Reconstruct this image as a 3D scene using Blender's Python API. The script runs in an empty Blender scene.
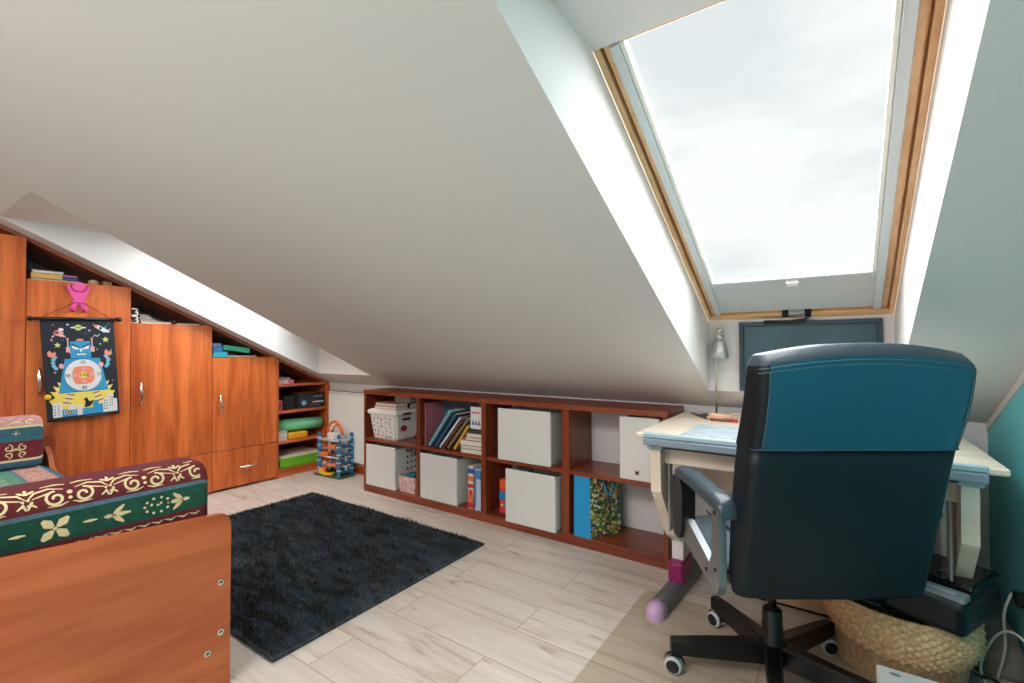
import bpy, bmesh, math, random
from mathutils import Vector, Matrix
random.seed(7)
C = bpy.context.scene.collection
S = bpy.context.scene
PI = math.pi

# ------------------------------------------------------------------ camera
CAMH, YAW, PITCH, ROLL, FPX = 1.0917, -0.6054, 0.0165, -0.0036, 468.9
cd = bpy.data.cameras.new('camera'); cam = bpy.data.objects.new('camera', cd); C.objects.link(cam)
cd.sensor_width = 36; cd.sensor_fit = 'HORIZONTAL'; cd.lens = FPX / 1024 * 36; cd.clip_start = .02
Fh = Vector((math.sin(YAW), math.cos(YAW), 0)); Rh = Vector((Fh.y, -Fh.x, 0)); Zv = Vector((0, 0, 1))
cf = Fh * math.cos(PITCH) + Zv * math.sin(PITCH); cu = -Fh * math.sin(PITCH) + Zv * math.cos(PITCH)
cr_ = Rh * math.cos(ROLL) + cu * math.sin(ROLL); cu2 = -Rh * math.sin(ROLL) + cu * math.cos(ROLL)
m = Matrix((cr_, cu2, -cf)).transposed().to_4x4(); m.translation = Vector((0, 0, CAMH)); cam.matrix_world = m
S.camera = cam
# measuring helpers: a pixel of the photograph's frame meets a world plane
CO = Vector((0, 0, CAMH))
def ray(u, v): return cf + cr_ * ((u - 512) / FPX) - cu2 * ((v - 341.5) / FPX)
def pX(u, v, x): r = ray(u, v); return CO + r * (x / r.x)
def pY(u, v, y): r = ray(u, v); return CO + r * (y / r.y)
def pZ(u, v, z): r = ray(u, v); return CO + r * ((z - CAMH) / r.z)

# ------------------------------------------------------------------ world, lights, exposure
w = bpy.data.worlds.new('overcast_sky'); S.world = w; w.use_nodes = True
nt = w.node_tree; nt.nodes.clear()
wo = nt.nodes.new('ShaderNodeOutputWorld'); bg = nt.nodes.new('ShaderNodeBackground')
tc = nt.nodes.new('ShaderNodeTexCoord'); mp = nt.nodes.new('ShaderNodeMapping'); no = nt.nodes.new('ShaderNodeTexNoise'); rp = nt.nodes.new('ShaderNodeValToRGB')
mp.inputs['Scale'].default_value = (2.2, 2.6, 6.5); no.inputs['Scale'].default_value = 1.3; no.inputs['Detail'].default_value = 6; no.inputs['Roughness'].default_value = .55
rp.color_ramp.elements[0].position = .36; rp.color_ramp.elements[0].color = (.80, .83, .855, 1)
rp.color_ramp.elements[1].position = .60; rp.color_ramp.elements[1].color = (1, 1, 1, 1)
nt.links.new(tc.outputs['Generated'], mp.inputs[0]); nt.links.new(mp.outputs[0], no.inputs[0]); nt.links.new(no.outputs[0], rp.inputs[0])
nt.links.new(rp.outputs[0], bg.inputs[0]); nt.links.new(bg.outputs[0], wo.inputs[0]); bg.inputs[1].default_value = .93
def light(name, kind, loc, rot, power, color=(1, 1, 1), size=1, size_y=None, angle=None):
    l = bpy.data.lights.new(name, kind); o = bpy.data.objects.new(name, l); C.objects.link(o)
    o.location = loc; o.rotation_euler = rot; l.energy = power; l.color = color
    if kind == 'AREA': l.shape = 'RECTANGLE'; l.size = size; l.size_y = size_y or size
    if angle is not None: l.angle = angle
    return o
# bright cloud cover: a sun behind thick cloud, very soft
light('cloud_veiled_sun', 'SUN', (0, 6, 6), (math.radians(-28), 0, 0), 21.0, (.95, .975, 1), angle=math.radians(140))
# added area fill lights, unseen behind the camera, to brighten the room
light('rear_fill_light', 'AREA', (-1.5, -1.2, 2.42), (0, 0, 0), 52, (1, .95, .93), 2.2, 1.0)
light('rear_fill_light', 'AREA', (-.9, -1.0, 2.3), (math.radians(48), 0, math.radians(24)), 30, (1, .95, .93), 1.6, 1.0)
S.view_settings.view_transform = 'Standard'; S.view_settings.look = 'None'; S.view_settings.gamma = 1; S.view_settings.use_curve_mapping = False
S.view_settings.exposure = 0.17

# ------------------------------------------------------------------ materials
def lin(c):
    return tuple(((x / 255) / 12.92 if x / 255 <= .04045 else ((x / 255 + .055) / 1.055) ** 2.4) for x in c) + (1,)
MATS = {}
def mat(name, rgb, rough=.5, metal=0, var=0, vscale=8, bump=0, bscale=60, coat=0, spec=.5, alpha=None, tr=0, vmap=(1, 1, 1)):
    if name in MATS: return MATS[name]
    M = bpy.data.materials.new(name); M.use_nodes = True; n = M.node_tree; b = n.nodes['Principled BSDF']
    c = lin(rgb)
    b.inputs['Base Color'].default_value = c; b.inputs['Roughness'].default_value = rough; b.inputs['Metallic'].default_value = metal
    b.inputs['Specular IOR Level'].default_value = spec; b.inputs['Coat Weight'].default_value = coat; b.inputs['Coat Roughness'].default_value = .15
    if tr: b.inputs['Transmission Weight'].default_value = tr
    t = n.nodes.new('ShaderNodeTexCoord')
    if var:
        mp_ = n.nodes.new('ShaderNodeMapping'); mp_.inputs['Scale'].default_value = vmap
        k = n.nodes.new('ShaderNodeTexNoise'); k.inputs['Scale'].default_value = vscale; k.inputs['Detail'].default_value = 4
        r = n.nodes.new('ShaderNodeValToRGB'); r.color_ramp.elements[0].position = .3; r.color_ramp.elements[1].position = .7
        r.color_ramp.elements[0].color = tuple(x * (1 - var) for x in c[:3]) + (1,); r.color_ramp.elements[1].color = tuple(min(1, x * (1 + var)) for x in c[:3]) + (1,)
        n.links.new(t.outputs['Object'], mp_.inputs[0]); n.links.new(mp_.outputs[0], k.inputs['Vector']); n.links.new(k.outputs[0], r.inputs[0]); n.links.new(r.outputs[0], b.inputs['Base Color'])
    if bump:
        k = n.nodes.new('ShaderNodeTexNoise'); k.inputs['Scale'].default_value = bscale; k.inputs['Detail'].default_value = 3
        u = n.nodes.new('ShaderNodeBump'); u.inputs['Strength'].default_value = bump; u.inputs['Distance'].default_value = .004
        n.links.new(t.outputs['Object'], k.inputs['Vector']); n.links.new(k.outputs[0], u.inputs['Height']); n.links.new(u.outputs[0], b.inputs['Normal'])
    MATS[name] = M; return M
def wood(name, lo, hi, axis, rough=.35, coat=.15, sc=1.0, stretch=14):
    if name in MATS: return MATS[name]
    M = bpy.data.materials.new(name); M.use_nodes = True; n = M.node_tree; b = n.nodes['Principled BSDF']
    t = n.nodes.new('ShaderNodeTexCoord'); oi = n.nodes.new('ShaderNodeObjectInfo')
    add = n.nodes.new('ShaderNodeVectorMath'); add.operation = 'ADD'
    ml = n.nodes.new('ShaderNodeMath'); ml.operation = 'MULTIPLY'; ml.inputs[1].default_value = 17
    n.links.new(oi.outputs['Random'], ml.inputs[0]); n.links.new(t.outputs['Object'], add.inputs[0]); n.links.new(ml.outputs[0], add.inputs[1])
    mp_ = n.nodes.new('ShaderNodeMapping'); s = [stretch * sc] * 3; s['xyz'.index(axis)] = 1.1 * sc; mp_.inputs['Scale'].default_value = s
    n.links.new(add.outputs[0], mp_.inputs[0])
    k = n.nodes.new('ShaderNodeTexNoise'); k.inputs['Scale'].default_value = 1; k.inputs['Detail'].default_value = 5; k.inputs['Distortion'].default_value = .6
    k2 = n.nodes.new('ShaderNodeTexNoise'); k2.inputs['Scale'].default_value = 5; k2.inputs['Detail'].default_value = 3
    n.links.new(mp_.outputs[0], k.inputs['Vector']); n.links.new(mp_.outputs[0], k2.inputs['Vector'])
    mx = n.nodes.new('ShaderNodeMath'); mx.operation = 'MULTIPLY_ADD'; mx.inputs[1].default_value = .35
    n.links.new(k2.outputs[0], mx.inputs[0]); n.links.new(k.outputs[0], mx.inputs[2])
    r = n.nodes.new('ShaderNodeValToRGB'); r.color_ramp.elements[0].position = .48; r.color_ramp.elements[1].position = .86
    r.color_ramp.elements[0].color = lin(lo); r.color_ramp.elements[1].color = lin(hi)
    n.links.new(mx.outputs[0], r.inputs[0]); n.links.new(r.outputs[0], b.inputs['Base Color'])
    b.inputs['Roughness'].default_value = rough; b.inputs['Coat Weight'].default_value = coat; b.inputs['Coat Roughness'].default_value = .2
    MATS[name] = M; return M
CH_LO, CH_HI = (178, 78, 30), (230, 124, 62)
cherry_z = wood('cherry_vertical_grain', CH_LO, CH_HI, 'z'); cherry_y = wood('cherry_grain_deep', CH_LO, CH_HI, 'y'); cherry_x = wood('cherry_grain_along', CH_LO, CH_HI, 'x')
shelf_x = wood('shaded_cherry_along', (98, 38, 18), (150, 70, 38), 'x'); shelf_z = wood('shaded_cherry_upright', (98, 38, 18), (150, 70, 38), 'z')  # same cherry, darkened for the shade the bookcase stands in
bedwood = wood('bed_cherry', (168, 74, 30), (204, 108, 60), 'y', sc=.8, stretch=10)
pine = wood('lacquered_pine', (216, 164, 112), (240, 198, 150), 'y', sc=1.2); pine_x = wood('lacquered_pine_cross', (216, 164, 112), (240, 198, 150), 'x', sc=1.2)
beech = wood('pale_beech', (222, 206, 184), (236, 224, 206), 'x', sc=.8)
white = mat('white_paint', (219, 216, 214), .85, bump=.05, bscale=90)
teal = mat('teal_wall_paint', (112, 204, 212), .7, bump=.06, bscale=80)
cream = mat('cream_trim', (222, 214, 200), .6)
enamel = mat('white_enamel', (232, 230, 222), .35)
plastic_w = mat('white_laminate', (222, 221, 216), .4)
alu = mat('brushed_aluminium', (200, 206, 208), .45, .1)
chrome = mat('satin_nickel', (214, 212, 206), .22, 1)
blindm = mat('grey_blind_cloth', (188, 192, 192), .8)
dark = mat('black_plastic', (14, 15, 17), .35)
blackm = mat('black_lacquer', (8, 9, 11), .3)
leather = mat('dark_blue_black_leather', (3, 16, 25), .48, bump=.12, bscale=160, var=.12, vscale=3, spec=.35)
leather2 = mat('black_leather_teal_reflection', (3, 72, 96), .30, bump=.10, bscale=160, var=.15, vscale=3, spec=.7)  # teal wall's reflection put into the base colour of the dark leather
leather3 = mat('grey_black_leather', (52, 66, 76), .35, bump=.12, bscale=140, spec=.6)
steelg = mat('satin_grey_steel', (140, 142, 143), .35, .8)
silver = mat('silver_paint', (176, 178, 180), .4, .4)
cyan_grey = mat('blue_grey_plastic', (160, 186, 198), .4)
burg = mat('burgundy_upholstery', (112, 32, 42), .85, var=.2, vscale=60, bump=.3, bscale=300)
greenf = mat('green_upholstery', (22, 82, 64), .85, var=.2, vscale=60, bump=.3, bscale=300)
bluef = mat('blue_grey_upholstery', (92, 122, 140), .85, var=.15, vscale=60, bump=.3, bscale=300)
tealf = mat('teal_upholstery', (52, 102, 118), .85, var=.2, vscale=60, bump=.3, bscale=300)
creamf = mat('cream_motif', (226, 204, 156), .85)
rosef = mat('rose_upholstery', (196, 146, 142), .85, var=.3, vscale=45, bump=.3, bscale=300)
mintf = mat('mint_upholstery', (96, 150, 128), .85, var=.3, vscale=45, bump=.3, bscale=300)
paper = mat('paper', (226, 218, 204), .8)
def col(rgb, rough=.5): return mat('paint_%d_%d_%d' % rgb, rgb, rough)

# ------------------------------------------------------------------ mesh building
class MB:
    """collects shapes (world coordinates, after self.T) for ONE mesh object"""
    def __init__(s, T=None): s.b = bmesh.new(); s.T = T or Matrix(); s.mats = []
    def mi(s, m):
        if m is None: return 0
        if m not in s.mats: s.mats.append(m)
        return s.mats.index(m)
    def add(s, vs, fs, m=None, smooth=False):
        i = s.mi(m); v = [s.b.verts.new(s.T @ Vector(p)) for p in vs]; out = []
        for f in fs:
            try: q = s.b.faces.new([v[k] for k in f]); q.material_index = i; q.smooth = smooth; out.append(q)
            except ValueError: pass
        return v, out
    def box(s, a, b_, m=None, bev=.002, R=None):
        x0, y0, z0 = [min(p, q) for p, q in zip(a, b_)]; x1, y1, z1 = [max(p, q) for p, q in zip(a, b_)]
        vs = [(x, y, z) for x in (x0, x1) for y in (y0, y1) for z in (z0, z1)]
        if R is not None: vs = [R @ Vector(p) for p in vs]
        fs = [(0, 1, 3, 2), (4, 6, 7, 5), (0, 4, 5, 1), (2, 3, 7, 6), (0, 2, 6, 4), (1, 5, 7, 3)]
        v, f = s.add(vs, fs, m)
        if bev and min(x1 - x0, y1 - y0, z1 - z0) > bev * 2.2:
            r = bmesh.ops.bevel(s.b, geom=list({e for q in f for e in q.edges}), offset=bev, segments=1 if bev < .006 else 3, affect='EDGES', profile=.5, clamp_overlap=True)
            for q in r['faces']: q.material_index = s.mi(m)
        return s
    def prism(s, poly, d0, d1, axis, m=None, smooth=False):
        """poly of 2D points in the plane normal to axis, extruded from d0 to d1"""
        def P(p, d): return {'x': (d, p[0], p[1]), 'y': (p[0], d, p[1]), 'z': (p[0], p[1], d)}[axis]
        n = len(poly); vs = [P(p, d0) for p in poly] + [P(p, d1) for p in poly]
        fs = [tuple(range(n)), tuple(range(2 * n - 1, n - 1, -1))] + [(i, (i + 1) % n, n + (i + 1) % n, n + i) for i in range(n)]
        s.add(vs, fs, m, smooth); return s
    def tube(s, pts, r, m=None, n=10, closed=False, flat=1.0):
        pts = [Vector(p) for p in pts]; rr = r if isinstance(r, (list, tuple)) else [r] * len(pts)
        vs = []; fs = []; L = len(pts); up = Vector((0, 0, 1))
        prev = None
        for i, p in enumerate(pts):
            if closed: t = pts[(i + 1) % L] - pts[i - 1]
            else: t = pts[min(i + 1, L - 1)] - pts[max(i - 1, 0)]
            t.normalize()
            if prev is None:
                a = Vector((0, 0, 1)) if abs(t.z) < .9 else Vector((1, 0, 0)); u = t.cross(a).normalized()
            else:
                u = (prev - t * prev.dot(t)).normalized()
            prev = u; v = t.cross(u)
            for k in range(n):
                a = 2 * PI * k / n; vs.append(p + (u * math.cos(a) + v * math.sin(a) * flat) * rr[i])
        for i in range(L if closed else L - 1):
            for k in range(n):
                j = (i + 1) % L; fs.append((i * n + k, i * n + (k + 1) % n, j * n + (k + 1) % n, j * n + k))
        if not closed: fs += [tuple(range(n - 1, -1, -1)), tuple((L - 1) * n + k for k in range(n))]
        s.add(vs, fs, m, True); return s
    def lathe(s, prof, c, m=None, n=24, axis=Vector((0, 0, 1)), sy=1.0):
        """prof: (radius, height) along axis from c"""
        q = axis.normalized().to_track_quat('Z', 'Y').to_matrix(); vs = []; fs = []
        for r, h in prof:
            for k in range(n):
                a = 2 * PI * k / n; vs.append(Vector(c) + q @ Vector((r * math.cos(a), r * math.sin(a) * sy, h)))
        for i in range(len(prof) - 1):
            for k in range(n): fs.append((i * n + k, i * n + (k + 1) % n, (i + 1) * n + (k + 1) % n, (i + 1) * n + k))
        fs += [tuple(range(n - 1, -1, -1)), tuple((len(prof) - 1) * n + k for k in range(n))]
        s.add(vs, fs, m, True); return s
    def grid(s, rows, m=None, smooth=True, mf=None, caps=False, wrap=False):
        n = len(rows[0]); vs = [p for r in rows for p in r]; base = [s.b.verts.new(s.T @ Vector(p)) for p in vs]
        for i in range(len(rows) - 1):
            for k in range(n if wrap else n - 1):
                a = (base[i * n + k], base[i * n + (k + 1) % n], base[(i + 1) * n + (k + 1) % n], base[(i + 1) * n + k])
                try:
                    f = s.b.faces.new(a); f.smooth = smooth; f.material_index = s.mi(mf(i, k) if mf else m)
                except ValueError: pass
        if caps:
            for r0 in (0, len(rows) - 1):
                f = s.b.faces.new([base[r0 * n + k] for k in range(n)]); f.material_index = s.mi(m if not mf else mf(r0 if r0 == 0 else r0 - 1, 0))
        return s
    def flat(s, poly, m, P):
        """a flat printed shape: 2D polygon placed by the function P"""
        s.add([P(x, y) for x, y in poly], [tuple(range(len(poly)))], m); return s
def text_pts(body, size):
    c = bpy.data.curves.new('t', 'FONT'); c.body = body; c.size = size; c.align_x = 'CENTER'; c.align_y = 'CENTER'; c.resolution_u = 2
    o = bpy.data.objects.new('t', c); C.objects.link(o); me = o.to_mesh()
    vs = [tuple(v.co[:2]) for v in me.vertices]; fs = [tuple(p.vertices) for p in me.polygons]
    o.to_mesh_clear(); bpy.data.objects.remove(o); bpy.data.curves.remove(c); return vs, fs
def put_text(mb, body, size, m, P):
    vs, fs = text_pts(body, size); mb.add([P(x, y) for x, y in vs], fs, m)
def mworld(o):
    return (mworld(o.parent) if o.parent else Matrix()) @ o.matrix_basis
def fin(name, mb, m=None, parent=None, recalc=True):
    if m is not None and not mb.mats: mb.mats.append(m)
    b = mb.b
    if recalc: bmesh.ops.recalc_face_normals(b, faces=b.faces)
    W = mworld(parent) if parent else Matrix(); b.transform(W.inverted())
    lo = Vector([min(v.co[i] for v in b.verts) for i in range(3)]); hi = Vector([max(v.co[i] for v in b.verts) for i in range(3)])
    o0 = Vector(((lo.x + hi.x) / 2, (lo.y + hi.y) / 2, lo.z)); b.transform(Matrix.Translation(-o0))
    me = bpy.data.meshes.new(name); b.to_mesh(me); b.free()
    for k in mb.mats: me.materials.append(k)
    o = bpy.data.objects.new(name, me); C.objects.link(o); o.location = o0
    if parent: o.parent = parent
    return o
def thing(name, loc, label, cat, rz=0, group=None, kind=None):
    o = bpy.data.objects.new(name, None); C.objects.link(o); o.location = loc; o.rotation_euler = (0, 0, rz); o.empty_display_size = .1
    return tag(o, label, cat, group, kind)
def tag(o, label=None, cat=None, group=None, kind=None):
    if label: o['label'] = label
    if cat: o['category'] = cat
    if group: o['group'] = group
    if kind: o['kind'] = kind
    return o
def struct(name, mb, m, label=None, cat=None): return tag(fin(name, mb, m), label, cat, kind='structure')
def copy_tree(o, parent=None):
    c = o.copy(); C.objects.link(c); c.parent = parent
    for ch in [x for x in bpy.data.objects if x.parent == o]: copy_tree(ch, c)
    return c
def circle(cx, cy, rx, ry=None, n=20, a0=0, a1=2 * PI):
    ry = ry or rx; full = abs(a1 - a0 - 2 * PI) < 1e-6; k = n if full else n + 1
    return [(cx + rx * math.cos(a0 + (a1 - a0) * i / n), cy + ry * math.sin(a0 + (a1 - a0) * i / n)) for i in range(k)]

# ------------------------------------------------------------------ room dimensions
DK, ZK, TA = 2.654, .7855, .489          # knee wall distance, height, roof slope
XG, XT = -4.46, .497                     # gable wall, teal wall
YO, YS = 2.449, .43                      # skylight openings: lower and upper edge in the slope
XL, XR = -.518, .194                     # opening above the desk
X1, X2 = -3.785, -3.073                  # opening above the wardrobe end
YR = -2.2; YS2 = .508
def ce(y): return ZK + (DK - y) * TA
ZF = 2.5; YF = DK - (ZF - ZK) / TA       # where the slope meets the flat ceiling
WOFF = .34                               # vertical offset of the skylight plane

# floor
def floor_mat():
    M = bpy.data.materials.new('pale_oak_laminate'); M.use_nodes = True; n = M.node_tree; b = n.nodes['Principled BSDF']; L = n.links.new
    t = n.nodes.new('ShaderNodeTexCoord')
    br = n.nodes.new('ShaderNodeTexBrick'); br.inputs['Scale'].default_value = 1; br.inputs['Brick Width'].default_value = 1.29; br.inputs['Row Height'].default_value = .192
    br.inputs['Mortar Size'].default_value = .0022; br.inputs['Mortar Smooth'].default_value = .1; br.offset = .37; br.offset_frequency = 2
    br.inputs['Color1'].default_value = (0, 0, 0, 1); br.inputs['Color2'].default_value = (1, 1, 1, 1); br.inputs['Mortar'].default_value = (.5, .5, .5, 1); br.inputs['Bias'].default_value = 0
    mp0 = n.nodes.new('ShaderNodeMapping'); mp0.inputs['Location'].default_value = (.35, .05, 0); L(t.outputs['Object'], mp0.inputs[0]); L(mp0.outputs[0], br.inputs['Vector'])
    ofs = n.nodes.new('ShaderNodeVectorMath'); ofs.operation = 'MULTIPLY_ADD'; ofs.inputs[1].default_value = (7, 3, 5)
    L(br.outputs['Color'], ofs.inputs[0]); L(t.outputs['Object'], ofs.inputs[2])
    mp_ = n.nodes.new('ShaderNodeMapping'); mp_.inputs['Scale'].default_value = (1.6, 17, 1); L(ofs.outputs[0], mp_.inputs[0])
    k = n.nodes.new('ShaderNodeTexNoise'); k.inputs['Scale'].default_value = 1.1; k.inputs['Detail'].default_value = 7; k.inputs['Roughness'].default_value = .62; k.inputs['Distortion'].default_value = .9; L(mp_.outputs[0], k.inputs['Vector'])
    r = n.nodes.new('ShaderNodeValToRGB'); r.color_ramp.elements[0].position = .28; r.color_ramp.elements[0].color = lin((186, 167, 150)); r.color_ramp.elements[1].position = .62; r.color_ramp.elements[1].color = lin((220, 209, 198))
    e = r.color_ramp.elements.new(.42); e.color = lin((209, 196, 183)); L(k.outputs[0], r.inputs[0])
    # darker knots
    mp2 = n.nodes.new('ShaderNodeMapping'); mp2.inputs['Scale'].default_value = (1.1, 4.5, 1); L(ofs.outputs[0], mp2.inputs[0])
    k2 = n.nodes.new('ShaderNodeTexNoise'); k2.inputs['Scale'].default_value = 2.2; k2.inputs['Detail'].default_value = 5; k2.inputs['Distortion'].default_value = 1.4; L(mp2.outputs[0], k2.inputs['Vector'])
    r2 = n.nodes.new('ShaderNodeValToRGB'); r2.color_ramp.elements[0].position = .27; r2.color_ramp.elements[0].color = (.62, .52, .45, 1); r2.color_ramp.elements[1].position = .40; r2.color_ramp.elements[1].color = (1, 1, 1, 1); L(k2.outputs[0], r2.inputs[0])
    mu = n.nodes.new('ShaderNodeMix'); mu.data_type = 'RGBA'; mu.blend_type = 'MULTIPLY'; mu.inputs[0].default_value = .8; L(r.outputs[0], mu.inputs[6]); L(r2.outputs[0], mu.inputs[7])
    # plank tone + seams
    hs = n.nodes.new('ShaderNodeHueSaturation'); ma = n.nodes.new('ShaderNodeMath'); ma.operation = 'MULTIPLY_ADD'; ma.inputs[1].default_value = .07; ma.inputs[2].default_value = .97
    L(br.outputs['Color'], ma.inputs[0]); L(ma.outputs[0], hs.inputs['Value']); L(mu.outputs[2], hs.inputs['Color'])
    m2 = n.nodes.new('ShaderNodeMix'); m2.data_type = 'RGBA'; m2.inputs[7].default_value = lin((176, 158, 140)); L(hs.outputs[0], m2.inputs[6]); L(br.outputs['Fac'], m2.inputs[0])
    L(m2.outputs[2], b.inputs['Base Color']); b.inputs['Roughness'].default_value = .42
    return M
q = MB(); q.add([(XG, YR, 0), (XT, YR, 0), (XT, DK, 0), (XG, DK, 0)], [(0, 1, 2, 3)]); o = fin('floor', q, floor_mat(), recalc=False); o['kind'] = 'structure'

# ceiling: slope with two openings, and the plastered reveals of both skylights
q = MB()
xs = [XG, X1, X2, XL, XR, XT]; ys = [YF, YS, YO, DK]
for i in range(5):
    yy_ = [YF, YS2 if i == 1 else YS, YO, DK]
    for j in range(3):
        if j == 1 and i in (1, 3): continue
        a, b_, c, d_ = xs[i], xs[i + 1], yy_[j], yy_[j + 1]
        q.add([(a, c, ce(c)), (b_, c, ce(c)), (b_, d_, ce(d_)), (a, d_, ce(d_))], [(0, 1, 2, 3)])
q.add([(XG, YR, ZF), (XT, YR, ZF), (XT, YF, ZF), (XG, YF, ZF)], [(0, 1, 2, 3)])
bmesh.ops.remove_doubles(q.b, verts=q.b.verts, dist=1e-5)
def zs_(ys): return ce(ys)
def yt_(ys): return DK - (ce(ys) - WOFF - ZK) / TA     # where the soffit meets the window plane
ZP = ce(YO) + WOFF
for a, b_, YS_ in ((XL, XR, YS), (X1, X2, YS2)):
    ZS, YT = zs_(YS_), yt_(YS_)
    q.add([(a, YS_, ZS), (b_, YS_, ZS), (b_, YT, ZS), (a, YT, ZS)], [(0, 1, 2, 3)])
    q.add([(a, YO, ce(YO)), (b_, YO, ce(YO)), (b_, YO, ZP), (a, YO, ZP)], [(0, 1, 2, 3)])
    for x in (a, b_): q.add([(x, YS_, ZS), (x, YT, ZS), (x, YO, ZP), (x, YO, ce(YO))], [(0, 1, 2, 3)])
struct('ceiling', q, white)
def quad(name, pts, m):
    q = MB(); q.add(pts, [tuple(range(len(pts)))]); return struct(name, q, m)
quad('wall_far', [(XG, DK, 0), (XT, DK, 0), (XT, DK, ZK), (XG, DK, ZK)], white)
quad('wall_rear', [(XG, YR, 0), (XT, YR, 0), (XT, YR, ZF), (XG, YR, ZF)], white)
side = lambda x: [(x, YR, 0), (x, DK, 0), (x, DK, ZK), (x, YF, ZF), (x, YR, ZF)]
quad('wall_left', side(XG), white); quad('wall_right', side(XT), teal)
# cream strip where the teal paint stops short of the slope
q = MB(); h = .035
q.prism([(DK - .001, ZK - .001), (YF, ZF - .001), (YF, ZF - h), (DK - .001, ZK - h)], XT - .004, XT, 'x'); struct('trim_1', q, white)
q = MB(); q.box((-3.86, DK - .014, 0), (-3.04, DK, .07), bev=.003); struct('baseboard_far', q, cherry_x)
q = MB(); q.box((-.68, DK - .012, 0), (XT, DK, .06), bev=.003); struct('baseboard_desk', q, cream)

# ------------------------------------------------------------------ skylights
TH = math.atan(TA)
def skylight(name, x0, x1, ys):
    ZS, YT = zs_(ys), yt_(ys)
    root = bpy.data.objects.new(name, None); C.objects.link(root); root.location = ((x0 + x1) / 2, YO, ZP); root['kind'] = 'structure'
    # local frame: s runs down the slope from the top edge, n outwards
    ds = Vector((0, math.cos(TH), -math.sin(TH))); dn = Vector((0, math.sin(TH), math.cos(TH)))
    T = Matrix(((1, ds.x, dn.x, 0), (0, ds.y, dn.y, YT), (0, ds.z, dn.z, ZS), (0, 0, 0, 1)))
    L = (YO - YT) / math.cos(TH)
    q = MB(T)   # outer casing of pine
    q.box((x0, -.05, 0), (x0 + .018, L + .0, .09), pine); q.box((x1 - .018, -.05, 0), (x1, L + .0, .09), pine)
    q.box((x0 + .018, L - .045, 0), (x1 - .018, L, .09), pine_x); q.box((x0 + .018, -.05, 0), (x1 - .018, -.002, .09), pine_x)
    gp = mat('dark_gap_strip', (70, 40, 22), .8)  # dark strip added in the casing gap, standing for its shade
    q.box((x0 + .012, -.05, .055), (x0 + .03, L, .06), gp, 0); q.box((x1 - .03, -.05, .055), (x1 - .012, L, .06), gp, 0); q.box((x0 + .018, L - .056, .055), (x1 - .018, L - .04, .06), gp, 0)
    fin('window_frame', q, None, root)
    q = MB(T)   # sash
    a, b_ = x0 + .024, x1 - .024
    q.box((a, .0, .012), (a + .05, L - .05, .05), pine); q.box((b_ - .05, .0, .012), (b_, L - .05, .05), pine)
    q.box((a + .05, L - .105, .012), (b_ - .05, L - .05, .05), pine_x); q.box((a + .05, .0, .012), (b_ - .05, .012, .05), pine_x)
    fin('sash', q, None, root)
    q = MB(T)
    for s_ in (1, -1):
        e = a if s_ == 1 else b_
        q.box((e + s_ * .020, .004, -.006), (e + s_ * .047, L - .062, .012), alu); q.box((e + s_ * .047, .004, .0), (e + s_ * .060, L - .30, .028), enamel)
    fin('blind_rail', q, None, root)
    q = MB(T); q.box((a + .048, L - .318, .002), (b_ - .048, L - .075, .010), blindm, 0); q.box((a + .047, L - .332, -.004), (b_ - .047, L - .316, .016), alu)
    bl = fin('blind', q, None, root)
    q = MB(T); cx = (x0 + x1) / 2 + .02; q.prism([(cx - .022, L - .316), (cx + .022, L - .316), (cx + .018, L - .292), (cx - .018, L - .292)], -.016, .002, 'z', enamel); fin('pull_tab', q, None, bl)
    q = MB(T)
    q.box((cx - .055, L - .07, -.018), (cx - .03, L - .045, .014), dark); q.box((cx + .03, L - .07, -.018), (cx + .055, L - .045, .014), dark); q.box((cx - .03, L - .07, -.014), (cx + .03, L - .05, .004), silver)
    q.tube([(cx - .13, L - .018, -.024), (cx - .03, L - .02, -.028), (cx + .03, L - .035, -.028), (cx + .045, L - .055, -.02)], .008, dark)
    fin('handle', q, None, root)
    q = MB(T); q.box((a + .045, -.0, .030), (b_ - .045, L - .1, .034), None, 0)
    g = bpy.data.materials.get('window_glass')
    if not g:
        g = bpy.data.materials.new('window_glass'); g.use_nodes = True; n = g.node_tree; n.nodes.clear()
        oo = n.nodes.new('ShaderNodeOutputMaterial'); mx = n.nodes.new('ShaderNodeMixShader'); tr = n.nodes.new('ShaderNodeBsdfTransparent'); gl = n.nodes.new('ShaderNodeBsdfGlossy')
        tr.inputs[0].default_value = (.97, .99, .985, 1); gl.inputs['Roughness'].default_value = .02; mx.inputs[0].default_value = .012
        n.links.new(tr.outputs[0], mx.inputs[1]); n.links.new(gl.outputs[0], mx.inputs[2]); n.links.new(mx.outputs[0], oo.inputs[0])
    fin('glass_pane', q, g, root)
skylight('window_1', XL, XR, YS); skylight('window_2', X1, X2, YS2)

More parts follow.
